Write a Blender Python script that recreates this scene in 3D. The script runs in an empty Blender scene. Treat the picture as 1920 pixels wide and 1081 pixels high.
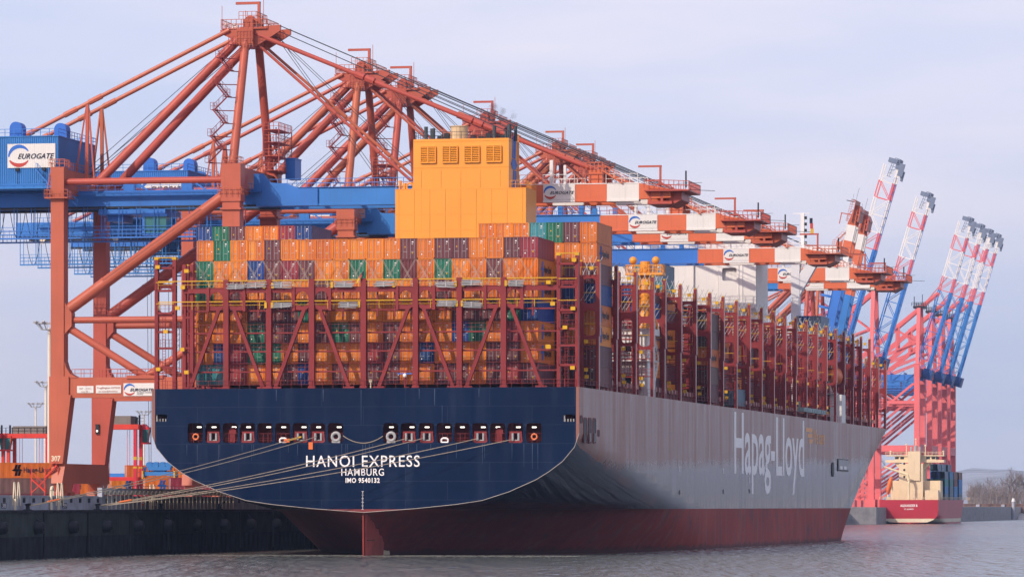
import bpy, math, random
from mathutils import Vector, Matrix
R = math.radians
rnd = random.Random(7)
sc = bpy.context.scene
COL = sc.collection
# ------------------------------------------------------------------ camera, sky, sun, exposure
HC = 7.0
cd = bpy.data.cameras.new("camera"); cam = bpy.data.objects.new("camera", cd); COL.objects.link(cam)
cam.location = (0, 0, HC); cam.rotation_euler = (R(90), 0, 0)
cd.lens = 160; cd.sensor_width = 36; cd.shift_y = 406.5 / 1920; cd.clip_start = 1; cd.clip_end = 20000
sc.camera = cam
SUN_EL, SUN_AZ = 33.0, 222.0          # azimuth clockwise from +Y: behind the camera, to the left
w = bpy.data.worlds.new("World"); sc.world = w; w.use_nodes = True
nt = w.node_tree; bg = nt.nodes["Background"]
sky = nt.nodes.new("ShaderNodeTexSky"); sky.sky_type = 'NISHITA'; sky.sun_disc = False
sky.sun_elevation = R(SUN_EL); sky.sun_rotation = R(SUN_AZ); sky.air_density = 1.0; sky.dust_density = 4.0; sky.ozone_density = 2.0
tc = nt.nodes.new("ShaderNodeTexCoord"); mp = nt.nodes.new("ShaderNodeMapping"); mp.inputs['Scale'].default_value = (4, 4, 22)
nz = nt.nodes.new("ShaderNodeTexNoise"); nz.inputs['Scale'].default_value = 1.0; nz.inputs['Detail'].default_value = 5; nz.inputs['Roughness'].default_value = .55
rp = nt.nodes.new("ShaderNodeValToRGB"); rp.color_ramp.elements[0].position = .38; rp.color_ramp.elements[1].position = .68
rp.color_ramp.elements[0].color = (0, 0, 0, 1); rp.color_ramp.elements[1].color = (.9, .9, .9, 1)
tint = nt.nodes.new("ShaderNodeMixRGB"); tint.blend_type = 'MULTIPLY'; tint.inputs[0].default_value = 1; tint.inputs[2].default_value = (1.08, .93, 1.1, 1)
cl = nt.nodes.new("ShaderNodeMixRGB"); cl.inputs[2].default_value = (4.6, 4.6, 5.6, 1)
nt.links.new(tc.outputs['Generated'], mp.inputs[0]); nt.links.new(mp.outputs[0], nz.inputs['Vector']); nt.links.new(nz.outputs['Fac'], rp.inputs[0])
# pale winter haze hugging the horizon, thinning upwards into the clear sky, with soft cloud veils
sxyz = nt.nodes.new("ShaderNodeSeparateXYZ"); nt.links.new(tc.outputs['Generated'], sxyz.inputs[0])
el = nt.nodes.new("ShaderNodeMapRange"); el.interpolation_type = 'SMOOTHSTEP'; el.inputs[1].default_value = .10; el.inputs[2].default_value = .75; el.inputs[3].default_value = .93; el.inputs[4].default_value = .35
nt.links.new(sxyz.outputs[2], el.inputs[0])
hz = nt.nodes.new("ShaderNodeMixRGB"); hz.inputs[1].default_value = (3.7, 4.15, 5.5, 1); hz.inputs[2].default_value = (5.5, 5.12, 5.75, 1); nt.links.new(rp.outputs[0], hz.inputs[0])
low = nt.nodes.new("ShaderNodeMapRange"); low.inputs[1].default_value = 0; low.inputs[2].default_value = .09; low.inputs[3].default_value = .86; low.inputs[4].default_value = 1.06; nt.links.new(sxyz.outputs[2], low.inputs[0])
lm = nt.nodes.new("ShaderNodeVectorMath"); lm.operation = 'SCALE'; nt.links.new(hz.outputs[0], lm.inputs[0]); nt.links.new(low.outputs[0], lm.inputs['Scale'])
nt.links.new(sky.outputs[0], tint.inputs[1]); nt.links.new(tint.outputs[0], cl.inputs[1]); nt.links.new(lm.outputs[0], cl.inputs[2]); nt.links.new(el.outputs[0], cl.inputs[0])
nt.links.new(cl.outputs[0], bg.inputs[0]); bg.inputs[1].default_value = 0.15
sd = bpy.data.lights.new("sun", 'SUN'); so = bpy.data.objects.new("sun", sd); COL.objects.link(so)
sd.energy = 2.95; sd.angle = R(0.6); sd.color = (1.0, .88, .74)
ce = math.cos(R(SUN_EL)); sdir = Vector((math.sin(R(SUN_AZ)) * ce, math.cos(R(SUN_AZ)) * ce, math.sin(R(SUN_EL))))
so.location = (0, 0, 400); so.rotation_euler = (-sdir).to_track_quat('-Z', 'Y').to_euler()
vs = sc.view_settings; vs.view_transform = 'Standard'; vs.look = 'None'; vs.exposure = 0.14; vs.gamma = 1.0
sc.cycles.use_denoising = True; sc.cycles.max_bounces = 6; sc.cycles.diffuse_bounces = 2; sc.cycles.glossy_bounces = 3
sc.cycles.volume_bounces = 0; sc.cycles.transparent_max_bounces = 6; sc.cycles.sample_clamp_indirect = 4
# ------------------------------------------------------------------ ship frame: v = starboard, t = forward of the transom
TH = R(11.6); S_, C_ = math.sin(TH), math.cos(TH); X0, Y0 = -20.73, 635.4
F = 8533.0
def L(v, t, z=0.0): return Vector((X0 + S_ * t + C_ * v, Y0 + C_ * t - S_ * v, z))
def Tpx(px, v):
    r = (px - 960) / F; return (r * (Y0 - S_ * v) - X0 - C_ * v) / (S_ - r * C_)
def Vpx(px, t):
    r = (px - 960) / F; return (r * (Y0 + C_ * t) - X0 - S_ * t) / (C_ + r * S_)
def Zpx(py, v, t): return HC + (947 - py) * (Y0 + C_ * t - S_ * v) / F
def at(px, Y): return (px - 960) / F * Y
# ------------------------------------------------------------------ materials
MATS = {}
def paint(name, col, rough=.45, var=.14, streak=.25, scale=.35, rndv=0.0, spec=.25, metal=0.0, dirt=(.09, .07, .06), bump=0.0):
    if name in MATS: return MATS[name]
    m = bpy.data.materials.new(name); m.use_nodes = True; n = m.node_tree.nodes; l = m.node_tree.links
    b = n["Principled BSDF"]; b.inputs['Roughness'].default_value = rough; b.inputs['Metallic'].default_value = metal
    b.inputs['Specular IOR Level'].default_value = spec
    t = n.new("ShaderNodeTexCoord")
    n1 = n.new("ShaderNodeTexNoise"); n1.inputs['Scale'].default_value = scale; n1.inputs['Detail'].default_value = 6
    l.new(t.outputs['Object'], n1.inputs['Vector'])
    mp = n.new("ShaderNodeMapping"); mp.inputs['Scale'].default_value = (3.0, 3.0, .12); l.new(t.outputs['Object'], mp.inputs[0])
    n2 = n.new("ShaderNodeTexNoise"); n2.inputs['Scale'].default_value = 1.0; n2.inputs['Detail'].default_value = 4; l.new(mp.outputs[0], n2.inputs['Vector'])
    mr = n.new("ShaderNodeMapRange"); mr.inputs[1].default_value = .3; mr.inputs[2].default_value = .7; mr.inputs[3].default_value = 1 - var; mr.inputs[4].default_value = 1 + var
    l.new(n1.outputs['Fac'], mr.inputs[0])
    val = mr.outputs[0]
    if rndv:
        oi = n.new("ShaderNodeObjectInfo"); r2 = n.new("ShaderNodeMapRange"); r2.inputs[3].default_value = 1 - rndv; r2.inputs[4].default_value = 1 + rndv
        l.new(oi.outputs['Random'], r2.inputs[0]); mu = n.new("ShaderNodeMath"); mu.operation = 'MULTIPLY'; l.new(val, mu.inputs[0]); l.new(r2.outputs[0], mu.inputs[1]); val = mu.outputs[0]
    hv = n.new("ShaderNodeHueSaturation"); hv.inputs['Color'].default_value = (*col, 1); l.new(val, hv.inputs['Value'])
    if rndv:
        r3 = n.new("ShaderNodeMapRange"); r3.inputs[3].default_value = .492; r3.inputs[4].default_value = .508; l.new(oi.outputs['Random'], r3.inputs[0]); l.new(r3.outputs[0], hv.inputs['Hue'])
    ms = n.new("ShaderNodeMapRange"); ms.inputs[1].default_value = .55; ms.inputs[2].default_value = .8; ms.inputs[3].default_value = 0; ms.inputs[4].default_value = streak
    l.new(n2.outputs['Fac'], ms.inputs[0])
    mx = n.new("ShaderNodeMixRGB"); mx.inputs[2].default_value = (*dirt, 1); l.new(ms.outputs[0], mx.inputs[0]); l.new(hv.outputs[0], mx.inputs[1])
    l.new(mx.outputs[0], b.inputs['Base Color'])
    if bump:
        bp = n.new("ShaderNodeBump"); bp.inputs['Strength'].default_value = bump; bp.inputs['Distance'].default_value = .2; l.new(n1.outputs['Fac'], bp.inputs['Height']); l.new(bp.outputs[0], b.inputs['Normal'])
    MATS[name] = m; return m
def glow(name, col, s):
    m = bpy.data.materials.new(name); m.use_nodes = True; n = m.node_tree.nodes; b = n["Principled BSDF"]
    b.inputs['Base Color'].default_value = (*col, 1); b.inputs['Emission Color'].default_value = (*col, 1); b.inputs['Emission Strength'].default_value = s
    MATS[name] = m; return m
M = dict(
 boomred=paint("boom band orange red", (.60, .14, .058), .45, .08, .18, .2),
 crane=paint("crane red paint", (.44, .10, .057), .42, .10, .22, .15, .04),
 pink=paint("hazed crane red paint", (.70, .145, .145), .5, .08, .15, .15),  # pink tone paints distance haze over the crane red
 blue=paint("crane blue paint", (.04, .185, .52), .42, .12, .22, .15, .04),
 white=paint("white paint", (.74, .72, .69), .45, .07, .22, .2),
 offw=paint("ship white paint", (.78, .76, .73), .45, .05, .15, .15),
 sign=paint("white sign panel", (.70, .68, .64), .5, .05, .18, .3),
 ink=paint("dark lettering", (.012, .016, .035), .5, .05, .0),
 lblue=paint("blue lettering", (.03, .14, .50), .5, .05, .0),
 lred=paint("red lettering", (.45, .055, .04), .5, .05, .0),
 letter=paint("white lettering", (.90, .87, .84), .35, .05, .14, .6, 0, .6),
 steel=paint("galvanised steel", (.36, .36, .36), .45, .1, .1, .5),
 dark=paint("dark steel", (.02, .022, .027), .5, .2, .1, .5),
 black=paint("rubber black", (.012, .012, .013), .7, .2, .1, .5),
 lash=paint("ship red oxide paint", (.225, .026, .027), .5, .14, .3, .25),
 lashd=paint("mooring deck red paint", (.22, .03, .028), .5, .14, .3, .25),
 yellow=paint("safety yellow paint", (.60, .34, .015), .45, .12, .15, .5),
 funnel=paint("funnel orange paint", (.80, .31, .025), .42, .05, .10, .12, 0, .5, 0, (.35, .16, .04), .12),
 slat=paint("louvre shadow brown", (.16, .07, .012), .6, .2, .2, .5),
 concrete=paint("quay concrete", (.30, .29, .29), .8, .2, .3, .4),
 parapet=paint("grey parapet concrete", (.36, .37, .41), .75, .2, .35, .5),
 cream=paint("cream paint", (.70, .60, .43), .5, .08, .15, .3),
 pole=paint("pale mast paint", (.66, .60, .50), .5, .08, .2, .3),
 rope=paint("mooring rope", (.34, .285, .215), .9, .15, .1, 2.0),
 ropeD=paint("dark wire rope", (.05, .055, .065), .6, .1, .0, 2.0),
 signal=paint("signal red paint", (.60, .035, .03), .42, .12, .2, .4, .05),
 glass=paint("tinted cab glass", (.05, .17, .17), .08, .1, .0, .5),
 orange=paint("lifeboat orange", (.75, .17, .04), .45, .08, .1, .5),
 hullred=paint("feeder hull red", (.42, .028, .045), .42, .08, .2, .12),
 lamp=glow("lit lamp", (1, .93, .8), 3.0),
 green_glass=paint("funnel pipe grey", (.05, .065, .075), .45, .15, .2, .4),
)
CC = dict(
 O=("orange", (.70, .19, .020)), M=("maroon", (.15, .045, .052)), G=("green", (.012, .155, .085)), B=("navy blue", (.014, .055, .22)),
 C=("crimson", (.29, .034, .05)), T=("teal", (.045, .25, .28)), S=("slate grey", (.13, .19, .26)), L=("light blue", (.05, .22, .5)), K=("brown", (.16, .085, .075)))
for k, (nm, c) in CC.items(): M['c' + k] = paint(nm + " container paint", c, .5, .14, .45, .5, .17)
# ------------------------------------------------------------------ mesh builder
class MB:
    def __init__(s): s.v = []; s.f = []; s.m = []; s.mi = 0
    def face(s, pts):
        b = len(s.v); s.v += [tuple(p) for p in pts]; s.f.append(tuple(range(b, b + len(pts)))); s.m.append(s.mi)
    def hexa(s, p):   # 8 points: bottom 4 ccw, top 4 ccw
        b = len(s.v); s.v += [tuple(q) for q in p]
        for q in ((3, 2, 1, 0), (4, 5, 6, 7), (0, 1, 5, 4), (1, 2, 6, 5), (2, 3, 7, 6), (3, 0, 4, 7)):
            s.f.append(tuple(b + i for i in q)); s.m.append(s.mi)
    def box(s, x0, x1, y0, y1, z0, z1):
        s.hexa([(x0, y0, z0), (x1, y0, z0), (x1, y1, z0), (x0, y1, z0), (x0, y0, z1), (x1, y0, z1), (x1, y1, z1), (x0, y1, z1)])
    def taper(s, b, t):   # rectangles (x0,x1,y0,y1,z)
        x0, x1, y0, y1, z = b; X0_, X1_, Y0_, Y1_, Z = t
        s.hexa([(x0, y0, z), (x1, y0, z), (x1, y1, z), (x0, y1, z), (X0_, Y0_, Z), (X1_, Y0_, Z), (X1_, Y1_, Z), (X0_, Y1_, Z)])
    def beam(s, p, q, w, h=None):
        p = Vector(p); q = Vector(q); h = h or w; d = q - p
        if d.length < 1e-6: return
        d.normalize(); up = Vector((0, 0, 1)) if abs(d.z) < .99 else Vector((0, 1, 0))
        a = d.cross(up).normalized(); u = a.cross(d).normalized(); a *= w / 2; u *= h / 2
        s.hexa([p - a - u, p + a - u, q + a - u, q - a - u, p - a + u, p + a + u, q + a + u, q - a + u])
    def tube(s, p, q, r, n=8, r2=None, caps=True):
        p = Vector(p); q = Vector(q); d = (q - p)
        if d.length < 1e-6: return
        d.normalize(); up = Vector((0, 0, 1)) if abs(d.z) < .99 else Vector((0, 1, 0))
        a = d.cross(up).normalized(); u = a.cross(d); r2 = r if r2 is None else r2; b = len(s.v)
        for i in range(n):
            c, si = math.cos(2 * math.pi * i / n), math.sin(2 * math.pi * i / n)
            s.v.append(tuple(p + (a * c + u * si) * r)); s.v.append(tuple(q + (a * c + u * si) * r2))
        for i in range(n):
            j = (i + 1) % n; s.f.append((b + 2 * i, b + 2 * i + 1, b + 2 * j + 1, b + 2 * j)); s.m.append(s.mi)
        if caps:
            s.f.append(tuple(b + 2 * i for i in range(n))); s.m.append(s.mi); s.f.append(tuple(b + 2 * i + 1 for i in reversed(range(n)))); s.m.append(s.mi)
    def path(s, pts, r, n=6):
        for a, b in zip(pts[:-1], pts[1:]): s.tube(a, b, r, n)
    def rail(s, pts, h=1.1, sp=1.5, th=.05, mid=True, ends=True):
        up = Vector((0, 0, h))
        for a, b in zip(pts[:-1], pts[1:]):
            a = Vector(a); b = Vector(b); s.beam(a + up, b + up, th)
            if mid: s.beam(a + up * .5, b + up * .5, th * .8)
            k = max(1, int(round((b - a).length / sp)))
            for i in range(k + 1):
                p = a.lerp(b, i / k); s.beam(p, p + up, th)
    def stair(s, p, q, wdt=.8, n=9):   # inclined stair: two stringers, treads, handrail
        p = Vector(p); q = Vector(q); d = (q - p); h = Vector((d.x, d.y, 0)).normalized() if (d.x or d.y) else Vector((1, 0, 0))
        sd_ = Vector((-h.y, h.x, 0)) * wdt / 2
        for g in (-1, 1):
            s.beam(p + sd_ * g, q + sd_ * g, .06, .2); s.beam(p + sd_ * g + Vector((0, 0, 1)), q + sd_ * g + Vector((0, 0, 1)), .05)
            for i in (0, .33, .66, 1): c = p.lerp(q, i) + sd_ * g; s.beam(c, c + Vector((0, 0, 1)), .04)
        for i in range(n + 1):
            c = p.lerp(q, i / n); s.beam(c - sd_, c + sd_, .22, .05)
    def mesh_in(s, me, mat=None, mi=None):
        b = len(s.v); mat = mat or Matrix.Identity(4)
        s.v += [tuple(mat @ v.co) for v in me.vertices]
        for p in me.polygons: s.f.append(tuple(b + i for i in p.vertices)); s.m.append(s.mi if mi is None else mi)
    def ring(s, c, n1, r, rr, n=16, k=8):   # torus about axis n1
        n1 = Vector(n1).normalized(); up = Vector((0, 0, 1)) if abs(n1.z) < .9 else Vector((1, 0, 0)); a = n1.cross(up).normalized(); u = a.cross(n1); c = Vector(c); b = len(s.v)
        for i in range(n):
            th = 2 * math.pi * i / n; d = a * math.cos(th) + u * math.sin(th)
            for j in range(k):
                ph = 2 * math.pi * j / k; s.v.append(tuple(c + d * (r + rr * math.cos(ph)) + n1 * rr * math.sin(ph)))
        for i in range(n):
            for j in range(k):
                i2, j2 = (i + 1) % n, (j + 1) % k; s.f.append((b + i * k + j, b + i2 * k + j, b + i2 * k + j2, b + i * k + j2)); s.m.append(s.mi)
    def ball(s, c, r, sz=1.0, n=10, k=6):
        c = Vector(c); b = len(s.v)
        for j in range(k + 1):
            ph = math.pi * j / k
            for i in range(n):
                th = 2 * math.pi * i / n; s.v.append((c.x + r * math.sin(ph) * math.cos(th), c.y + r * math.sin(ph) * math.sin(th), c.z + r * sz * math.cos(ph)))
        for j in range(k):
            for i in range(n):
                i2 = (i + 1) % n; s.f.append((b + j * n + i, b + (j + 1) * n + i, b + (j + 1) * n + i2, b + j * n + i2)); s.m.append(s.mi)
    def mesh(s, name, mats, smooth=False):
        me = bpy.data.meshes.new(name); me.from_pydata(s.v, [], s.f)
        for m in (mats if isinstance(mats, (list, tuple)) else [mats]): me.materials.append(m)
        me.polygons.foreach_set('material_index', s.m)
        if smooth: me.polygons.foreach_set('use_smooth', [True] * len(s.f)); me.set_sharp_from_angle(angle=R(35))
        me.update(); return me
    def build(s, name, mats, parent=None, smooth=False): return link(name, s.mesh(name, mats, smooth), parent)
def link(name, me, parent=None):
    o = bpy.data.objects.new(name, me); COL.objects.link(o)
    if parent is not None: o.parent = parent
    return o
def tag(o, label=None, cat=None, group=None, kind=None):
    if label: o['label'] = label
    if cat: o['category'] = cat
    if group: o['group'] = group
    if kind: o['kind'] = kind
    return o
def thing(name, label, cat, loc=(0, 0, 0), rz=0.0, group=None):
    o = bpy.data.objects.new(name, None); COL.objects.link(o); o.location = loc; o.rotation_euler = (0, 0, rz); o.empty_display_size = .5
    return tag(o, label, cat, group)
KIDS = {}
def copy_tree(o, parent=None):
    c = o.copy(); COL.objects.link(c); c.parent = parent
    for ch in list(o.children): copy_tree(ch, c)
    return c
def _curve_mesh(cu):
    o = bpy.data.objects.new("tmp", cu); COL.objects.link(o); bpy.context.view_layer.update()
    me = bpy.data.meshes.new_from_object(o.evaluated_get(bpy.context.evaluated_depsgraph_get())); bpy.data.objects.remove(o); bpy.data.curves.remove(cu); return me
def plate(outline, holes, th):
    cu = bpy.data.curves.new("plate", 'CURVE'); cu.dimensions = '2D'; cu.fill_mode = 'BOTH'; cu.extrude = th / 2
    for pts in [outline] + holes:
        sp = cu.splines.new('POLY'); sp.points.add(len(pts) - 1); sp.use_cyclic_u = True
        for p, q in zip(sp.points, pts): p.co = (q[0], q[1], 0, 1)
    return _curve_mesh(cu)
def rrect(cx, cy, w_, h_, r, n=4):
    o = []
    for (sx, sy, a0) in ((1, 1, 0), (-1, 1, 90), (-1, -1, 180), (1, -1, 270)):
        for i in range(n + 1):
            a = R(a0 + 90 * i / n); o.append((cx + sx * (w_ / 2 - r) + r * math.cos(a), cy + sy * (h_ / 2 - r) + r * math.sin(a)))
    return o
XZ = Matrix(((1, 0, 0, 0), (0, 0, 1, 0), (0, 1, 0, 0), (0, 0, 0, 1)))      # plane x,y -> x,z ; thickness -> y (faces -y)
YZ = Matrix(((0, 0, 1, 0), (1, 0, 0, 0), (0, 1, 0, 0), (0, 0, 0, 1)))      # plane x,y -> y,z ; thickness -> x (faces +x)
_tx = {}
def text(st, w_, h_, off=.0, shear=0.0, th=.01, space=1.0):
    key = (st, off, shear, space)
    if key not in _tx:
        cu = bpy.data.curves.new("txt", 'FONT'); cu.body = st; cu.size = 1; cu.offset = off; cu.shear = shear; cu.extrude = .5; cu.space_character = space; cu.resolution_u = 3
        me = _curve_mesh(cu); xs = [v.co.x for v in me.vertices]; ys = [v.co.y for v in me.vertices]
        _tx[key] = (me, min(xs), max(xs), min(ys), max(ys))
    me, a, b, c, d = _tx[key]
    return me, Matrix.Diagonal((w_ / (b - a), h_ / (d - c), th, 1)) @ Matrix.Translation((-(a + b) / 2, -(c + d) / 2, 0))
def put_text(mb, st, w_, h_, plane, loc, mi=None, **k):
    me, m = text(st, w_, h_, **k); mb.mesh_in(me, Matrix.Translation(loc) @ plane @ m, mi)
def ordi(n): return ["first", "second", "third", "fourth", "fifth", "sixth", "seventh", "eighth", "ninth", "tenth", "eleventh", "twelfth", "thirteenth", "fourteenth", "fifteenth", "sixteenth", "seventeenth", "eighteenth", "nineteenth", "twentieth", "twenty-first", "twenty-second", "twenty-third", "twenty-fourth", "twenty-fifth", "twenty-sixth"][n]
# ------------------------------------------------------------------ setting: water, quays, hills
WAVE = .7
def water_mat():
    m = bpy.data.materials.new("harbour water"); m.use_nodes = True; n = m.node_tree.nodes; l = m.node_tree.links; b = n["Principled BSDF"]
    b.inputs['Base Color'].default_value = (.102, .118, .105, 1); b.inputs['Roughness'].default_value = .2; b.inputs['IOR'].default_value = 1.33
    t = n.new("ShaderNodeTexCoord")
    def noise(sx, sy, det=4):
        mp = n.new("ShaderNodeMapping"); mp.inputs['Scale'].default_value = (sx, sy, 1); l.new(t.outputs['Object'], mp.inputs[0])
        z = n.new("ShaderNodeTexNoise"); z.inputs['Scale'].default_value = 1; z.inputs['Detail'].default_value = det; l.new(mp.outputs[0], z.inputs['Vector']); return z.outputs['Fac']
    def op(o, a, c):
        x = n.new("ShaderNodeMath"); x.operation = o
        for i, v in ((0, a), (1, c)):
            if isinstance(v, float): x.inputs[i].default_value = v
            else: l.new(v, x.inputs[i])
        return x.outputs[0]
    gust = n.new("ShaderNodeMapRange"); gust.inputs[1].default_value = .38; gust.inputs[2].default_value = .62; gust.inputs[3].default_value = .25; gust.inputs[4].default_value = 1.5; l.new(op('ADD', op('MULTIPLY', noise(.03, .012, 3), .55), op('MULTIPLY', noise(.35, .045, 3), .45)), gust.inputs[0])
    h = op('ADD', op('MULTIPLY', noise(.5, .16), 1.0), op('MULTIPLY', noise(1.7, .7), .35))
    h = op('ADD', op('MULTIPLY', h, gust.outputs[0]), op('ADD', op('MULTIPLY', noise(.75, .07, 3), 3.0), op('MULTIPLY', noise(.22, .03, 3), 3.8)))
    bp = n.new("ShaderNodeBump"); bp.inputs['Strength'].default_value = 1.0; bp.inputs['Distance'].default_value = WAVE; l.new(h, bp.inputs['Height']); l.new(bp.outputs[0], b.inputs['Normal'])
    return m
mb = MB(); mb.box(-2300, 2300, -15, 4100, -.8, 0); tag(mb.build("water", water_mat()), kind="structure")
# foam and stirred-up water along the stern and quay
mb = MB(); rf = random.Random(3)
def fleck(p, l_, w_):
    a = rf.uniform(-.25, .25); n_ = 6; mb.face([(p.x + l_ * math.cos(2 * math.pi * i / n_ + a) * rf.uniform(.6, 1), p.y + w_ * math.sin(2 * math.pi * i / n_ + a) * rf.uniform(.6, 1), .012) for i in range(n_)])
for i in range(3600):
    v = -31 + 62 * rf.random() ** .9; t = 9 - abs(rf.gauss(0, 9)) - (2.5 if v > 0 else 0); fleck(L(v, t), rf.uniform(.05, .4), rf.uniform(.08, .5))
for i in range(500): t = rf.uniform(-60, 30); fleck(L(-33.4 + abs(rf.gauss(0, 5)), t), rf.uniform(.05, .3), rf.uniform(.1, .5))
for i in range(700): t = rf.uniform(20, 300); fleck(L(31.0 + abs(rf.gauss(0, 1.5)), t), rf.uniform(.05, .3), rf.uniform(.2, .8))
tag(mb.build("foam", paint("foam", (.52, .50, .44), .8, .3, .0, .5)), kind="stuff")
# quay ground: one thick slab following the berth line, with a step out where the far berth begins
A = [L(-34.3, -420), L(-34.3, 745), Vector((at(1583, 1712), 1712, 0)), Vector((at(1643, 1716), 1716, 0)), Vector((at(1643, 1716) + S_ * 700, 1716 + C_ * 700, 0)), Vector((-700, 2400, 0)), Vector((-1100, 300, 0))]
mb = MB(); n = len(A)
mb.face([(p.x, p.y, 6.4) for p in A]); mb.face([(p.x, p.y, -.5) for p in reversed(A)])
for i in range(n):
    p, q = A[i], A[(i + 1) % n]; mb.face([(p.x, p.y, -.5), (q.x, q.y, -.5), (q.x, q.y, 6.4), (p.x, p.y, 6.4)])
tag(mb.build("quay_ground", M['concrete']), kind="structure")
# far shore and hills
def ridge(name, x0, x1, y0, depth, hf, mat, z0=1.0, nx=160, kind="structure"):
    mb = MB(); rows = 7; b = 0
    for j in range(rows + 1):
        g = j / rows
        for i in range(nx + 1):
            x = x0 + (x1 - x0) * i / nx; h = hf(x) * math.sin(g * math.pi * .5) ** .8
            mb.v.append((x, y0 + depth * g, z0 + h + (rnd.uniform(-1, 1) * .05 * hf(x) if 0 < j else 0)))
    W = nx + 1
    for j in range(rows):
        for i in range(nx): mb.f.append((j * W + i, j * W + i + 1, (j + 1) * W + i + 1, (j + 1) * W + i)); mb.m.append(0)
    o = mb.build(name, mat, None, True); return tag(o, kind=kind)
wood = paint("hazed woodland", (.30, .33, .38), .9, .25, .0, .02, 0, .1)  # pale blue-grey base holds the distance haze in its colour
ground_far = paint("frosty bank", (.52, .49, .46), .9, .3, .0, .05, 0, .1)
mb = MB(); mb.box(-2300, 2300, 2700, 4090, -.4, 1.6); tag(mb.build("far_shore", ground_far), kind="structure")
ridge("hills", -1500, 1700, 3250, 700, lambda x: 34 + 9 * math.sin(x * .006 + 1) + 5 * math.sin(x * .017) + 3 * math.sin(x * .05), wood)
# unseen wooded bank behind the viewer, added to darken the stern's reflection
ridge("unseen_dark_bank", -1200, 1100, -620, 200, lambda x: 74 + 6 * math.sin(x * .011) + 4 * math.sin(x * .037 + 2), paint("unseen bank dark", (.045, .05, .04), .9, .35, .0, .03, 0, .1), -1.0, 90)
# ------------------------------------------------------------------ near quay wall
def wall_mat():
    m = paint("stained steel quay wall", (.034, .042, .042), .8, .5, .75, .35, 0, .2, 0, (.10, .14, .065))
    return m
qw = thing("quay_wall", "dark steel sheet pile quay wall streaked with green algae beside the big ship", "quay wall", L(-34, -58, 0), -TH)
LT = 340
mb = MB()
mb.box(-.28, 0, -60, LT, 2.9, 6.05)
mb.build("upper_panel", wall_mat(), qw)
mb = MB(); y = -60.0
while y < LT:
    mb.hexa([(-.28, y, -1), (.02, y + .55, -1), (.02, y + 2.0, -1), (-.28, y + 2.7, -1), (-.28, y, 2.9), (.02, y + .55, 2.9), (.02, y + 2.0, 2.9), (-.28, y + 2.7, 2.9)]); y += 2.72
mb.build("sheet_piles", paint("rusted sheet piling", (.016, .018, .023), .85, .4, .4, .5, 0, .3, 0, (.03, .026, .022)), qw)
mb = MB(); mb.box(-.6, .12, -60, LT, 6.05, 6.42)
for i in range(200): mb.box(.12, .2, -60 + i * 2, -60 + i * 2 + 1.1, 6.08, 6.2)
mb.build("coping", M['dark'], qw)
for i in range(14):
    y = 8 + i * 15.5 - 9
    mb = MB(); mb.tube((.05, y, 4.1), (1.15, y, 4.1), .95, 14, .75); mb.tube((1.15, y, 4.1), (1.3, y, 4.1), .5, 12)
    mb.beam((.05, y, 5.6), (1.0, y, 4.7), .08); mb.build("fender", M['dark'], qw, True)
for i in range(9):
    y = 18 + i * 20
    mb = MB(); mb.box(.02, .2, y - .25, y + .25, .5, 6.05); mb.build("wall_pile", M['dark'], qw)
# parapet on the quay edge
par = thing("parapet_wall", "long low grey flood wall with recesses standing on the quay edge", "wall", L(-36, -58, 6.4), -TH)
mb = MB(); mb.box(-.2, .2, -60, 300, 0, 1.75); mb.box(-.26, .26, -60, 300, 1.75, 1.95)
mb.build("wall_body", M['parapet'], par)
mb = MB()
for i in range(60):
    y = -40 + i * 4.2; mb.box(.2, .235, y, y + 1.1, 1.0, 1.6)
mb.build("recess_panel", M['dark'], par)
mb = MB()
for i in range(60):
    y = -40 + i * 4.2 + 2.8; mb.box(.2, .28, y, y + .14, 0, 1.75)
mb.build("rib", M['steel'], par)
for st, px in (("38", 8), ("39", 122)):
    t = Tpx(px, -35.7) + 58; mb = MB(); mb.mi = 0; mb.box(.24, .26, t - 1.0, t + 1.0, .25, .95); put_text(mb, st, 1.5, .55, YZ, (.275, t, .6), 1); mb.build("berth_number", [M['ink'], M['letter']], par)
# cable channel with arched hangers, lying on the parapet
cc = thing("cable_channel", "grey steel cable channel with a row of arched hangers along the parapet", "cable channel", L(-35.5, Tpx(190, -35.5), 8.4), -TH)
ln = Tpx(440, -35.5) - Tpx(190, -35.5)
mb = MB(); mb.box(-.3, .3, 0, ln, .15, .95); mb.box(-.34, .34, -.8, 0, -.2, 1.1); mb.box(-.36, .36, 0, ln, .95, 1.02); mb.rail([(.3, 0, 1.02), (.3, ln, 1.02)], .35, 2.0, .04, False); mb.build("channel", M['parapet'], cc)
for i in range(int(ln / 2.1)):
    y = 1.0 + i * 2.1; mb = MB(); pts = [(.42, y + .62 * math.cos(a), .12 + .5 * math.sin(a)) for a in [math.pi * k / 6 for k in range(7)]]
    mb.path(pts, .13, 6); mb.beam((.42, y + .62, .15), (.42, y + .62, -1.9), .12); mb.build("hanger", M['cream'], cc, True)
# bollards
BOLL = {}
for px in (52, 183, 301, 411):
    t = Tpx(px, -34.75); mb = MB(); mb.tube((0, 0, 0), (0, 0, .55), .3, 12, .26); mb.tube((0, 0, .5), (0, 0, .78), .26, 12, .45); mb.box(-.45, .45, -.45, .45, 0, .1); mb.beam((-.1, -.1, .7), (.15, .55, .75), .3)
    o = mb.build("bollard", M['dark'], None, True); o.location = L(-34.75, t, 6.42); o.rotation_euler = (0, 0, -TH); BOLL[px] = L(-34.75, t, 6.95)
    tag(o, {52: "dark mooring bollard on quay edge holding the two upper ropes", 183: "dark mooring bollard on quay edge holding the four lower ropes", 301: "dark mooring bollard on quay edge with no rope, below the cable channel", 411: "dark mooring bollard on quay edge under the curve of the ship's stern"}[px], "bollard", "bollards on the quay edge")
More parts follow.
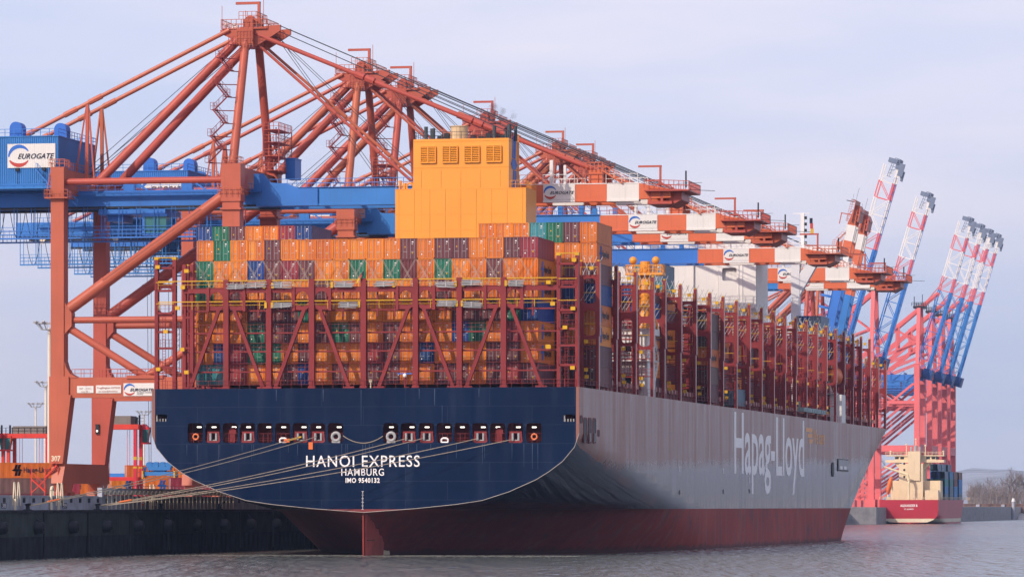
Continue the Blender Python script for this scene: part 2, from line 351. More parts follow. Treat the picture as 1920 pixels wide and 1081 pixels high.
# ladder handrails (cream loops) and a vent pipe
for px, lb in ((32, "cream ladder handrail loops farthest from the ship, above the grey parapet"), (113, "cream ladder handrail loops beside the pale vent pipe"), (286, "cream ladder handrail loops in front of the cable channel")):
    mb = MB()
    for dy in (-.9, .9):
        mb.path([(0, dy - .7, -1.5), (0, dy - .2, 1.5), (0, dy + .2, 1.5), (0, dy + .7, -1.5)], .09, 6)
    mb.beam((0, -1.2, -.3), (0, 1.2, -.3), .07); mb.beam((.3, -1.5, -3.2), (.3, -1.5, -.6), .25)
    o = mb.build("ladder_handrail", M['cream'], None, True); o.location = L(-35.45, Tpx(px, -35.4), 8.5); o.rotation_euler = (0, 0, -TH); tag(o, lb, "handrail", "ladder handrails on the quay edge")
mb = MB(); mb.path([(0, -.5, -1.9), (0, -.5, .9), (0, -.2, 1.35), (0, .2, 1.35), (0, .5, .9), (0, .5, .2)], .2, 8)
o = mb.build("vent_pipe", M['cream'], None, True); o.location = L(-35.5, Tpx(98, -35.5), 8.1); o.rotation_euler = (0, 0, -TH); tag(o, "pale curved vent pipe hooked over the grey parapet", "pipe")
mb = MB(); mb.mi = 0; mb.box(-.06, .06, -.5, .5, -.7, .7); put_text(mb, "63", .7, .8, YZ, (.075, 0, 0), 1)
o = mb.build("number_board", [M['orange'], M['letter']]); o.location = L(-35.05, Tpx(268, -35), 7.7); o.rotation_euler = (0, 0, -TH); tag(o, "small orange number board fixed below the cable channel", "sign")
# ------------------------------------------------------------------ the container ship
ship = thing("container_ship", "huge dark blue container ship with orange funnel moored at the quay, stern towards the viewer", "container ship", L(0, 0, 0), -TH)
DZ = 23.4; HB = 30.65
def pl(x, pts):
    for (a, b), (c, d) in zip(pts[:-1], pts[1:]):
        if x <= c: return b + (d - b) * (x - a) / (c - a)
    return pts[-1][1]
B0 = [(6.05, 0), (6.3, 3.6), (6.6, 7.6), (7.15, 13.1), (7.7, 16.9), (8.9, 20.7), (10.55, 24.5), (11.7, 26.4), (13.1, 28.3), (15.1, 30.0), (17.0, 30.65), (30, 30.65)]
def half(t, z):
    b0 = 0 if z < 6.05 else pl(z, B0); ts = 0 if z >= 6.05 else 13 * (1 - max(z, -2) / 6.05) ** .8
    tf = pl(z, [(-2, 118), (0, 118), (3, 102), (6.5, 84), (10, 54), (13, 30), (15, 12), (17, 1), (30, 1)])
    u = min(1, max(0, (t - ts) / (tf - ts))); b = b0 + (HB - b0) * (1 - (1 - u) ** 1.9)
    g = max(0, z) / DZ; te = 262 + 88 * g ** 1.2; te2 = 384 + 16 * g
    if t > te: u = min(1, (t - te) / (te2 - te)); b *= (1 - u ** 2.1) ** (1 + .15 * (1 - g))
    return b
def hull_mat():
    m = bpy.data.materials.new("hull paint"); m.use_nodes = True; n = m.node_tree.nodes; l = m.node_tree.links; b = n["Principled BSDF"]; b.inputs["Specular IOR Level"].default_value = .3
    t = n.new("ShaderNodeTexCoord"); sx = n.new("ShaderNodeSeparateXYZ"); l.new(t.outputs['Object'], sx.inputs[0])
    def noise(scale, det=5, mapping=None):
        z = n.new("ShaderNodeTexNoise"); z.inputs['Scale'].default_value = scale; z.inputs['Detail'].default_value = det
        if mapping:
            mp = n.new("ShaderNodeMapping"); mp.inputs['Scale'].default_value = mapping; l.new(t.outputs['Object'], mp.inputs[0]); l.new(mp.outputs[0], z.inputs['Vector'])
        else: l.new(t.outputs['Object'], z.inputs['Vector'])
        return z.outputs['Fac']
    def rng(x, a, b_, c, d):
        r = n.new("ShaderNodeMapRange"); r.inputs[1].default_value = a; r.inputs[2].default_value = b_; r.inputs[3].default_value = c; r.inputs[4].default_value = d; l.new(x, r.inputs[0]); return r.outputs[0]
    def mix(f, a, c):
        x = n.new("ShaderNodeMixRGB")
        for i, v in ((0, f), (1, a), (2, c)):
            if isinstance(v, tuple): x.inputs[i].default_value = (*v, 1)
            elif isinstance(v, float): x.inputs[i].default_value = v
            else: l.new(v, x.inputs[i])
        return x.outputs[0]
    def math_(op, a, c):
        x = n.new("ShaderNodeMath"); x.operation = op
        for i, v in ((0, a), (1, c)):
            if isinstance(v, (int, float)): x.inputs[i].default_value = v
            else: l.new(v, x.inputs[i])
        return x.outputs[0]
    big = noise(.06); st = noise(1.0, 4, (.5, .5, .05)); fine = noise(.8, 6); rust = noise(.25, 8)
    blue = mix(rng(big, .35, .65, 0, 1), (.0022, .010, .037), (.0036, .0145, .05))
    blue = mix(rng(st, .55, .75, 0, .10), blue, (.05, .075, .12))
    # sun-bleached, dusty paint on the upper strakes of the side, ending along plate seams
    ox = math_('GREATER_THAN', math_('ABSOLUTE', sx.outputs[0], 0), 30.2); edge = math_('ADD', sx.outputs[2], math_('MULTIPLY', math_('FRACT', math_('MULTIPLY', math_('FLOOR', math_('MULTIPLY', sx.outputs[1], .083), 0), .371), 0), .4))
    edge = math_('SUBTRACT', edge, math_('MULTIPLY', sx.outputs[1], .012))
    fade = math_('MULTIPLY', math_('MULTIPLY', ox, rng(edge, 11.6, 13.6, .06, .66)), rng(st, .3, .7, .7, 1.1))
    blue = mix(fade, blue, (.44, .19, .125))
    red = mix(rng(big, .35, .65, 0, 1), (.31, .042, .034), (.40, .065, .05))
    red = mix(rng(rust, .5, .72, 0, .75), red, (.13, .06, .06)); red = mix(rng(st, .52, .75, 0, .45), red, (.32, .16, .13))
    red = mix(math_('MULTIPLY', rng(math_('ADD', sx.outputs[1], rng(rust, .35, .65, -25, 25)), 30, 95, .62, 0), rng(fine, .3, .6, .75, 1)), red, (.085, .024, .034))  # red darkened towards the stern for the shade on the down-facing hull
    # dark band of weed near the water
    low = rng(math_('ADD', sx.outputs[2], rng(fine, .3, .7, -.4, .4)), .3, .9, .7, 0); red = mix(low, red, (.05, .035, .035))
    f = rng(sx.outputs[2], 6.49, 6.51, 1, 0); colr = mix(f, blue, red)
    # rust scuff running where the flat side begins
    d = math_('ABSOLUTE', math_('SUBTRACT', math_('ADD', math_('MULTIPLY', sx.outputs[1], .128), sx.outputs[2]), 15.4), 0)
    sc_ = math_('MULTIPLY', rng(math_('SUBTRACT', d, rng(fine, .3, .7, 0, .7)), 0, .35, .5, 0), rng(rust, .42, .6, 0, 1)); sc_ = math_('MULTIPLY', sc_, rng(sx.outputs[1], 8, 16, 0, 1)); sc_ = math_('MULTIPLY', sc_, rng(sx.outputs[2], 6.4, 6.6, 0, 1))
    colr = mix(sc_, colr, (.26, .075, .04))
    # plate seams
    br = n.new("ShaderNodeTexBrick"); br.inputs['Scale'].default_value = 1; br.inputs['Mortar Size'].default_value = .035; br.inputs['Brick Width'].default_value = 12; br.inputs['Row Height'].default_value = 2.6
    cm = n.new("ShaderNodeCombineXYZ"); l.new(math_('ADD', sx.outputs[1], sx.outputs[0]), cm.inputs[0]); l.new(sx.outputs[2], cm.inputs[1]); l.new(cm.outputs[0], br.inputs['Vector'])
    colr = mix(math_('MULTIPLY', br.outputs['Fac'], .28), colr, (.06, .075, .11))
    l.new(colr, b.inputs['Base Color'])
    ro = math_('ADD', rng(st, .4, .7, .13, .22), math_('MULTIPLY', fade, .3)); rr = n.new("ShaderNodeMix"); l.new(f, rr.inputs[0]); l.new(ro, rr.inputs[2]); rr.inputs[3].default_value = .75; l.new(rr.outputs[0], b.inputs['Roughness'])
    bp = n.new("ShaderNodeBump"); bp.inputs['Strength'].default_value = .06; bp.inputs['Distance'].default_value = .25; l.new(big, bp.inputs['Height']); l.new(bp.outputs[0], b.inputs['Normal'])
    return m
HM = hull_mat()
ZL = [-1.5, 0, .8, 1.6, 2.6, 3.6, 4.6, 5.4, 6.05, 6.5, 7, 7.6, 8.4, 9.4, 10.5, 12, 13.5, 15, 17, 19, 21, 22.3, DZ]
TL = [0, .5, 1, 2, 3.5, 5, 7, 9, 11, 13, 16, 20, 25, 31, 38, 46, 55, 65, 78, 92, 108, 130, 160, 200, 240] + [262 + i * 5 for i in range(25)] + [385, 388, 391, 394, 396.5, 398.5, 400]
mb = MB()
for sgn in (1, -1):
    b = len(mb.v)
    for t in TL:
        for z in ZL: mb.v.append((sgn * half(t, z), t, z))
    W = len(ZL)
    for i in range(len(TL) - 1):
        for j in range(W - 1):
            q = (b + i * W + j, b + (i + 1) * W + j, b + (i + 1) * W + j + 1, b + i * W + j + 1); mb.f.append(q if sgn > 0 else q[::-1]); mb.m.append(0)
# transom plate with its mooring openings
zs = [6.05, 6.3, 6.6, 7.15, 7.7, 8.3, 8.9, 9.7, 10.55, 11.1, 11.7, 12.4, 13.1, 14.1, 15.1, 16, 17, DZ]
outl = [(pl(z, B0), z) for z in zs] + [(-pl(z, B0), z) for z in reversed(zs)][:-1]
SC0 = 13.43
def tv(px): return Vpx(px, 0)
def tz(py, px=682): return Zpx(py, Vpx(px, 0), 0)
OPL = [366, 399, 431.6, 464, 496.6, 530, 563, 595.7, 629]; OPR = [732.5, 766, 799.5, 833, 866, 900, 933, 966, 1001]
holes = []; OPEN = []
for px in OPL + OPR:
    cx = tv(px); z1, z0 = tz(792.5, px), tz(829.5, px); OPEN.append((cx, z0, z1)); holes.append(rrect(cx, (z0 + z1) / 2, 2.2, z1 - z0, .45))
for px in (302, 1067):
    holes.append(rrect(tv(px), tz(783, px), 1.75, 1.0, .25))
hull = None
me = plate(outl, holes, .16); mb.mesh_in(me, Matrix.Translation((0, .085, 0)) @ XZ)
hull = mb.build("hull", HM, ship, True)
# bulwark cap and main deck
mb = MB(); P = [(half(t, DZ), t) for t in TL]
for (a, t), (b_, t2) in zip(P[:-1], P[1:]):
    mb.face([(-a, t, DZ - .06), (a, t, DZ - .06), (b_, t2, DZ - .06), (-b_, t2, DZ - .06)])
mb.build("main_deck", M['lashd'], ship)
mb = MB(); pts = [(x, -.02, z) for x, z in outl if z < 17.01]; pts = sorted(pts, key=lambda p: p[0]); mb.path(pts, .042, 5); mb.build("transom_edge_glint", paint("edge glint paint", (.42, .38, .34), .5), ship)  # pale tube added for the glint where the transom edge catches light
# mooring deck room behind the openings
mb = MB()
for z, a, b_ in ((15.15, 0, 1), (19.55, 1, 0)): mb.face([(-29.5, .2, z), (29.5, .2, z), (29.5, 8, z), (-29.5, 8, z)][::1 if a == 0 else -1])
mb.face([(-29.5, 8, 15.15), (29.5, 8, 15.15), (29.5, 8, 19.55), (-29.5, 8, 19.55)])
for x in (-29.5, 29.5): mb.face([(x, .2, 15.15), (x, 8, 15.15), (x, 8, 19.55), (x, .2, 19.55)])
for k in range(10):
    x = -26 + k * 5.8; mb.box(x - .15, x + .15, 4, 4.3, 15.2, 19.5)
mroom = mb.build("mooring_deck", M['lashd'], ship)
kindsL = "LRBRNORRC"; kindsR = "CRRONRBRL"; CH = []; RINGS = []
for i, (cx, z0, z1) in enumerate(OPEN):
    k = (kindsL + kindsR)[i]; mb = MB()
    lamp = MB(); lx = cx + (-.3 if i % 2 else .1); lamp.box(lx - .28, lx + .28, 1.6, 1.9, z1 - .62, z1 - .46); lamp.build("ceiling_lamp", M['lamp'], mroom)
    if k in "LBNOC":
        g = MB(); g.rail([(cx - 1.05, .45, z0 + .05), (cx + 1.05, .45, z0 + .05)], 1.25, .7, .06); g.beam((cx - 1.05, .45, z0 + .35), (cx + 1.05, .45, z0 + .35), .05); g.build("guard_rail", M['lash'], mroom)
    if k == 'R':
        mb.mi = 0
        mb.taper((cx - 1.0, cx - .72, .3, 1.1, z0), (cx - .85, cx - .6, .3, 1.1, z0 + 1.35)); mb.taper((cx + .72, cx + 1.0, .3, 1.1, z0), (cx + .6, cx + .85, .3, 1.1, z0 + 1.35))
        mb.box(cx - .87, cx + .87, .3, 1.1, z0 + 1.35, z0 + 1.6); mb.box(cx - 1.02, cx + 1.02, .25, 1.1, z0 + .02, z0 + .3); mb.mi = 1
        for dx in (-.42, .42): mb.tube((cx + dx, .35, z0 + .3), (cx + dx, .35, z0 + 1.35), .17, 10)
        mb.tube((cx - .42, .6, z0 + .34), (cx + .42, .6, z0 + .34), .1, 8); mb.build("roller_fairlead", [M['lash'], M['steel']], mroom, True)
    elif k == 'C': mb.mi = 0; mb.ring((cx, .3, z0 + .85), (0, 1, 0), .55, .22, 20, 8); mb.box(cx - .6, cx + .6, .2, .5, z0, z0 + .3); mb.build("round_chock", M['steel'], mroom, True)
    elif k == 'O':
        mb.path([(cx - .45, .3, z0 + .05), (cx - .5, .3, z0 + .4), (cx - .3, .3, z0 + .65), (cx + .3, .3, z0 + .65), (cx + .5, .3, z0 + .4), (cx + .45, .3, z0 + .05), (cx - .45, .3, z0 + .05)], .13, 8); mb.build("oval_chock", M['letter'], mroom, True)
    elif k == 'B': mb.box(cx - .4, cx + .4, 1.2, 1.9, z0, z0 + 1.3); mb.box(cx - .55, cx + .55, 1.1, 2.0, z0 + 1.3, z0 + 1.85); mb.box(cx - .3, cx + .3, 1.2, 1.8, z0 + 1.85, z0 + 2.2); mb.build("winch_pedestal", M['lash'], mroom)
    elif k == 'L': RINGS.append((cx, z0))
    CH.append((cx, z0 + .75))
for i, (cx, z0) in enumerate(RINGS):
    mb = MB(); mb.mi = 0; mb.ring((0, 0, 0), (0, 1, 0), .38, .12, 20, 8); mb.mi = 1
    for a in (0, 90, 180, 270): mb.ring((.38 * math.cos(R(a)), 0, .38 * math.sin(R(a))), (-math.sin(R(a)), 0, math.cos(R(a))), .13, .02, 8, 4)
    o = mb.build("life_ring", [M['orange'], M['white']], None, True); o.location = L(cx, .3, z0 + .85); o.rotation_euler = (0, 0, -TH)
    tag(o, ["orange life ring hanging in the outermost port mooring opening of the stern", "orange life ring hanging in the outermost starboard mooring opening of the stern"][i], "life ring", "life rings on the stern")
# fittings in the two small corner openings
for px in (302, 1067):
    x, z = tv(px), tz(783, px); mb = MB()
    for d in (-.6, -.2, .2, .6): mb.tube((x + d, .35, z - .5), (x + d, .35, z - .1), .1, 8)
    mb.tube((x - .7, .3, z - .5), (x - .7, .3, z + .5), .13, 8); mb.build("corner_roller", M['steel'], mroom, True)
# side openings near the stern (starboard), framed recess panels standing proud of the plating
for px, y0, y1, hw in ((1089.5, 779, 792, .8), (1097, 783, 830, 1.05), (1105.5, 783.5, 830, 1.05), (1114, 784, 830, 1.05), (1122, 806, 817, .55)):
    t = Tpx(px, HB); z1, z0 = Zpx(y0, HB, t), Zpx(y1, HB, t); hb = half(t, (z0 + z1) / 2)
    mb = MB(); mb.mi = 0; mb.mesh_in(plate(rrect(t, (z0 + z1) / 2, hw * 2, z1 - z0, .5 * hw), [], .04), Matrix.Translation((hb + .03, 0, 0)) @ YZ)
    mb.mi = 1; mb.mesh_in(plate(rrect(t, (z0 + z1) / 2, hw * 2.25, z1 - z0 + .2, .55 * hw), [rrect(t, (z0 + z1) / 2, hw * 2, z1 - z0, .5 * hw)], .10), Matrix.Translation((hb + .03, 0, 0)) @ YZ)
    mb.build("side_opening", [M['dark'], M['lashd']], ship)
    if px in (1105.5, 1114):
        mb = MB(); mb.tube((hb + .12, t - .3, z0 + .2), (hb + .12, t - .3, z0 + 1.4), .16, 8); mb.build("side_roller", M['steel'], ship, True)
# forward side fittings: shell door, pilot recess
t = Tpx(1561, HB); mb = MB(); z1, z0 = Zpx(866, HB, t), Zpx(893, HB, t); hb = half(t, (z0 + z1) / 2); mb.mesh_in(plate(rrect(t, (z0 + z1) / 2, 3.2, z1 - z0, 1.2), [], .3), Matrix.Translation((hb, 0, 0)) @ YZ); mb.build("side_opening", M['dark'], ship)
t = Tpx(1580, HB); mb = MB(); z1, z0 = Zpx(860, HB, t), Zpx(883, HB, t); hb = half(t, (z0 + z1) / 2); mb.mi = 0; mb.box(hb - 1, hb + .12, t - 8, t + 8, z0, z1); mb.mi = 1; mb.box(hb + .12, hb + .2, t - 7.4, t + 7.4, z0 + .3, z1 - .2); mb.mi = 2
for k in (-4, 2): mb.box(hb + .2, hb + .3, t + k - 1.6, t + k + 1.6, z0 + .35, z0 + 1.0)
mb.build("shell_door", [M['dark'], M['steel'], M['letter']], ship)
# lettering
mb = MB()
for nm_, st, x0, x1, y0, y1, o_ in (("ship_name", "HANOI EXPRESS", 574, 787, 853, 874.5, .004), ("home_port", "HAMBURG", 640, 720, 877.5, 891, .008), ("registry_number", "IMO 9540132", 648, 712, 895, 904.5, .03)):
    mb = MB(); v0, v1 = tv(x0), tv(x1); z1, z0 = tz(y0), tz(y1); put_text(mb, st, v1 - v0, z1 - z0, XZ, ((v0 + v1) / 2, -.012, (z0 + z1) / 2), off=o_, th=.02, space=1.12)
    mb.build(nm_, M['letter'], ship)
mb = MB()
for k in range(26): zz = tz(920) - k * .1; mb.box(tv(680) - (.05 if k % 5 else .15), tv(680) + (.05 if k % 5 else .15), -.03, -.006, zz - .05 - .0, zz - .005)
mb.build("draft_marks", M['letter'], ship)
t0, t1 = Tpx(1376.5, HB), Tpx(1507.5, HB)
zt = Zpx(771, HB, t0); zb = Zpx(892, HB, t0); dsc = (zt - zb) * .27
mb = MB(); me, m_ = text("Hapag-Lloyd", t1 - t0, zt - zb + dsc, off=.012, th=.03); mb.mesh_in(me, Matrix.Translation((HB + .02, (t0 + t1) / 2, (zt + zb - dsc) / 2)) @ YZ @ m_); mb.build("side_lettering", M['letter'], ship)
ta, tb = Tpx(1511, HB), Tpx(1545, HB); zt, zb = Zpx(801, HB, ta), Zpx(830, HB, ta); mb = MB()
wd = tb - ta; hh = zt - zb
for i, (a, b_) in enumerate(((0, .34), (.09, .34), (.18, .36))): mb.box(HB + .012, HB + .03, ta + a * wd, ta + b_ * wd, zt - hh * (.26 + .36 * i), zt - hh * .36 * i)
me, m_ = text("We care", wd * .66, hh * .95, off=.01, th=.02); mb.mesh_in(me, Matrix.Translation((HB + .02, ta + wd * .70, zb + hh * .48)) @ YZ @ m_); mb.build("side_slogan", M['funnel'], ship)
mb = MB()
for px, y0, y1 in ((1274, 873, 884), (1356, 876, 888), (1405, 893, 905)):
    t = Tpx(px, HB); mb.box(HB + .01, HB + .04, t - .25, t + .25, Zpx(y1, HB, t), Zpx(y0, HB, t))
mb.build("side_marks", M['letter'], ship)
mb = MB()
for px, y0, y1 in ((1274, 918, 926), (1356, 917, 925), (1405, 916, 924)):
    t = Tpx(px, HB); mb.box(HB - .1, HB + .05, t - .4, t + .4, Zpx(y1, HB, t), Zpx(y0, HB, t))
mb.build("side_scupper", M['dark'], ship)
mb = MB(); rs = random.Random(11)
for px, y0, y1, wd in ((518, 729, 750, .05), (606, 729, 752, .06), (677, 730, 796, .03), (786, 729, 748, .05), (815, 729, 760, .07), (898, 729, 745, .05), (829, 760, 800, .03)) + tuple((rs.uniform(350, 1010), 832, rs.uniform(845, 880), .03) for _ in range(26)):
    v = tv(px); mb.hexa([(v - wd * .3, -.012, tz(y1)), (v + wd * .3, -.012, tz(y1)), (v + wd * .3, .0, tz(y1)), (v - wd * .3, .0, tz(y1)), (v - wd, -.012, tz(y0)), (v + wd, -.012, tz(y0)), (v + wd, .0, tz(y0)), (v - wd, .0, tz(y0))])
mb.build("salt_streaks", paint("salt streak", (.05, .08, .14), .7, .3), ship)
# rudder and propeller boss
mb = MB(); mb.mi = 0
mb.hexa([(-.25, .6, -1.5), (.25, .6, -1.5), (.5, 9.6, -1.5), (-.5, 9.6, -1.5), (-.3, .6, 6.0), (.3, .6, 6.0), (.65, 11, 6.6), (-.65, 11, 6.6)])
mb.mi = 1; mb.box(-.42, .42, .8, 9.9, 2.1, 2.2)
mb.build("rudder", [paint("rudder red", (.40, .07, .055), .5, .2, .5, .5), M['dark']], ship)
mb = MB(); mb.tube((0, 10.5, .25), (0, 13, .2), .35, 12, .75); mb.build("propeller_boss", M['cream'], ship, True)
# ------------------------------------------------------------------ lashing bridges
LBT = [1.7, 17.1, 31.1, 47.1, 62.2, 72.6, 87.5, 102.1, 116.6, 130.5, 145.2, 159.7, 174.1, 189.0, 203.1, 217.0, 231.4, 245.4, 259.2, 273.4, 285.6, 299.8, 312.7, 326.9, 341.0, 354.6]
def end_plate(mb, v0, v1, zt, zb, n=2):
    h = (zt - zb); cw = (v1 - v0); hh = h / n
    hs = [rrect((v0 + v1) / 2, zb + hh * (i + .5), cw - .85, hh - 1.0, .5) for i in range(n)]
    mb.mesh_in(plate([(v0, zb), (v1, zb), (v1, zt), (v0, zt)], hs, .5), XZ)
def end_frame(mb, ry, v0, v1, zt, kn=30.6, low=DZ):
    "outer bay of a lashing bridge: upper plate with two rounded windows, twin posts with platforms below"
    end_plate(mb, v0, v1, zt - 1.9, kn)
    for v in (v0, v1): mb.box(v - .22, v + .22, -.45, .45, kn + .5, zt)
    for v in (v0 + .12, v1 - .12): mb.box(v - .2, v + .2, -.4, .4, low, kn + .5)
    for z in (26.6, 29.3): mb.box(v0, v1, -.55, .55, z - .12, z)
    for z in (26.6, 29.3): ry.rail([(v0, -.5, z), (v1, -.5, z)], 1.05, .8, .05)
    for k in range(9): mb.beam((v0 + .9, -.3, 26.7 + k * .4), (v0 + 1.4, -.3, 26.7 + k * .4), .05)
    for v in (v0 + .9, v0 + 1.4): mb.beam((v, -.3, 26.6), (v, -.3, 30.6), .05)
def gen_lb(zt):
    mb = MB(); rr = MB(); kn = zt - 11.0
    for s in (-1, 1):
        a, b = sorted((s * 27.7, s * 30.2)); end_frame(mb, rr, a, b, zt, kn)
    vs_ = [-22.2, -17.2, -12.3, -7.4, -2.5, 2.5, 7.4, 12.3, 17.2, 22.2]
    for v in vs_: mb.box(v - .25, v + .25, -.4, .4, DZ, zt - .6)
    for k in range(23):
        v = -27.1 + 2.464 * k
        for y in (-.5, .5): mb.box(v - .09, v + .09, y - .08, y + .08, DZ, zt - 2.2)
        if k % 2: mb.box(v - .7, v + .7, .3, .45, DZ + 2.2, DZ + 5.4); mb.box(v - .8, v + .8, .3, .4, 30.2, 32.0)  # panels added between the posts to keep sun off the frames
    for z in (26.6, 29.3, 32.3, 35.3, zt - 2.1): mb.box(-27.7, 27.7, -.55, .55, z - .2, z)
    for z in (29.3, 32.3, 35.3): rr.rail([(-27.7, -.5, z), (27.7, -.5, z)], 1.05, 2.4, .05)
    for i in range(0, len(vs_) - 1, 2): mb.beam((vs_[i], 0, DZ + .3), ((vs_[i] + vs_[i + 1]) / 2, 0, zt - 8), .3); mb.beam((vs_[i + 1], 0, DZ + .3), ((vs_[i] + vs_[i + 1]) / 2, 0, zt - 8), .3)
    ya = MB()
    for y in (-.5, .5): ya.rail([(-30.2, y, zt - 1.9), (30.2, y, zt - 1.9)], 1.1, 2.5, .05, False)
    for s in (-1, 1):
        for z in (kn + 2.2, kn + 6.6): ya.beam((s * 28.1, -.3, z), (s * 29.8, -.3, z), .08)
    for v in (-30.2, -27.7, 27.7, 30.2): ya.box(v - .16, v + .16, -.2, .2, zt, zt + .22)
    lbp = ((29.3, zt - 1.2), (28.5, kn - .6), (28.5, kn - 4.6), (28.6, 25.0))
    rdp = [(27.9 + (i % 6) * .4, zt - 1.9, 1 if i % 2 else -1) for i in range(6)] + [(28.0 + i * .6, kn + 5.4, 1) for i in range(3)]
    op = MB(); op.box(30.43, 30.47, -.43, .43, kn + .5, zt - .1); op.box(30.29, 30.33, -.38, .38, DZ, kn + .4)  # pale sheets on the outer post faces paint in their sky reflection
    return (mb.mesh("lashing_bridge", M['lash']), rr.mesh("guard_rail", M['lash']), ya.mesh("handrail", M['yellow']), None, None, op.mesh("end_post_sheen", paint("post sheen paint", (.46, .25, .23), .35, .15, .3, .4))), lbp, rdp
mb = MB(); mb.box(-.28, .28, -.75, -.45, 0, .5); LAMPB = mb.mesh("lamp_box", M['yellow'])
mb = MB(); mb.tube((-.3, -.6, 0), (.8, .5, 2.6), .045, 4); RODB = mb.mesh("lashing_rod", M['steel'])
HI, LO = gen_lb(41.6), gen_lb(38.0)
for i, t in enumerate(LBT):
    if i == 0: continue
    g, lbp, rdp = HI if i < 24 else LO
    o = link("lashing_bridge", g[0], ship); o.location = (0, t, 0)
    for nm, me in zip(("guard_rail", "handrail", "lamp_box", "stowed_rods", "end_post_sheen"), g[1:]):
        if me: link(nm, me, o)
    for v, z in lbp: q = link("lamp_box", LAMPB, o); q.location = (v, 0, z)
    for v, z, s in rdp: q = link("lashing_rod", RODB, o); q.location = (v, 0, z); q.scale = (s, 1, 1 if z > 38 else .8)
# the aftermost lashing bridge, seen face on above the transom
T0 = 1.0
def sv(px): return Vpx(px, T0)
def sz(py): return Zpx(py, 0, T0)
mb = MB(); rr = MB(); zg1, zg0, zk = sz(537), sz(547), sz(580)
stern = thing("lashing_bridge", None, None); stern.parent = ship; stern.location = (0, T0, 0)
for s in (-1, 1):
    a, b = sorted((s * 27.6, s * 30.2))
    for v in (a, b):
        mb.box(v - .25, v + .25, -.4, .4, DZ, 41.6)
    for z in (26.6, 29.3, 31.6, 34.2, 37.4, 40.6): mb.box(a, b, -.4, .4, z - .3, z)
    mb.mesh_in(plate([(a, 33.6), (b, 33.6), (b, 38.2), (a, 38.2)], [rrect((a + b) / 2, 35.9, b - a - .6, 3.4, .6)], .4), XZ)
    for z in (26.6, 29.3, 31.6, 34.2, 37.4): rr.rail([(a, -.42, z), (b, -.42, z)], 1.05, .65, .05)
    for v in (a + .9, a + 1.35):
        rr.beam((v, -.3, DZ), (v, -.3, 33.5), .06)
    for k in range(24): rr.beam((a + .9, -.3, DZ + .3 + k * .42), (a + 1.35, -.3, DZ + .3 + k * .42), .05)
    if s > 0: continue
    mb.build("end_tower", M['lash'], stern); mb = MB()
mb.build("end_tower", M['lash'], stern); mb = MB()
a = sv(345)
for v in (a, a + 1.1): mb.box(v - .25, v + .25, 0, .7, DZ, sz(492))
for z in (29.3, 33.6, 37.4): mb.box(a, a + 1.1, 0, .6, z - .3, z)
mb.build("end_tower", M['lash'], stern)
PX = [(425, 1), (505, 0), (585.5, 1), (682.5, 0), (780, 1), (862, 0), (945, 1)]
for px, kn in PX:
    mb = MB(); v = sv(px); mb.box(v - .38, v + .38, -.5, .5, DZ, sz(522)); mb.box(v - .5, v + .5, -.6, .6, DZ, DZ + .3); mb.build("post", M['lash'], stern)
# top girder plate with the curved knees and round holes
vL, vR = sv(346), sv(1050); step = 1.25
edge = [(vL, zg1), (vR, zg1), (vR, zg0)]
ou = []
zmid = zg0 + .15
for px, kn in reversed([p for p in PX if p[1]]):
    v = sv(px); W = 2.62
    ou += [(v + W + .5, zg0)] + [(v + W - .55 + .0 + .35 * math.cos(a), zg0 - .5 + .5 * math.sin(a)) for a in ()] + [(v + W, zg0 - .45), (v + W, zk), (v + .9, zk), (v + .45, zk + .35), (v - .45, zk + .35), (v - .9, zk), (v - W, zk), (v - W, zg0 - .45), (v - W - .5, zg0)]
ou = [(vL, zg1), (vL, zg0)][::-1] + [(vL, zg1), (vR, zg1), (vR, zg0)] + ou
holes = []
for px, kn in PX:
    if kn:
        for s in (-1, 1):
            v = sv(px) + s * 1.42; zc = (zg0 + zk) / 2 + .35; holes.append([(v + .93 * math.cos(2 * math.pi * i / 20), zc + 1.05 * math.sin(2 * math.pi * i / 20)) for i in range(20)])
mb = MB(); mb.mesh_in(plate(ou, holes, .3), Matrix.Translation((0, -.1, 0)) @ XZ); mb.box(vL, vR, -.25, 1.3, zg1 - .12, zg1)
for px, kn in PX:
    if kn:
        for s in (-1, 1): v = sv(px) + s * 2.62; mb.box(v - .2, v + .2, -.42, .4, zk - .12, zg1 + .05)
for k in range(int((vR - vL) / 2.46)): v = vL + .8 + k * 2.46; mb.box(v - .1, v + .1, .3, .5, zk - 1, zg1)
mb.build("top_girder", M['lash'], stern)
for px, kn in PX:
    if kn:
        for s in (-1, 1):
            mb = MB(); mb.beam((sv(px) + s * 1.15, 0, zk + .05), (sv(px) + s * 5.3, 0, DZ + .15), .55, .5); mb.box(sv(px) + s * 5.3 - .8, sv(px) + s * 5.3 + .8, -.35, .35, DZ, DZ + .25); mb.build("brace", M['lash'], stern)
mb = MB()
for py in (579, 621, 656, 694):
    z = sz(py); mb.box(vL, vR, .35, 1.5, z - .2, z)
mb.build("walkway", M['lash'], stern)
for py in (621, 656, 694): rr.rail([(vL, .4, sz(py)), (vR, .4, sz(py))], 1.1, 1.6, .05)
rr.rail([(-30, -.6, DZ), (30, -.6, DZ)], 1.1, 1.5, .05)
rr.build("guard_rail", M['lash'], stern)
mb = MB(); za, zb = sz(524), sz(563)
for (z, x0, x1) in ((za, -29.9, 27.4), (zb, -29.9, 27.4)):
    mb.beam((x0, -.35, z), (x1, -.35, z), .13); mb.beam((x0, -.35, z - .5), (x1, -.35, z - .5), .05)
    k = 0
    while x0 + k * 2.46 < x1: mb.beam((x0 + k * 2.46, -.35, z), (x0 + k * 2.46, -.35, z - 1.1), .07); k += 1
for v in (-30.2, -27.6, 27.6, 30.2): mb.box(v - .3, v + .3, -.45, .45, 41.6, 42.0)
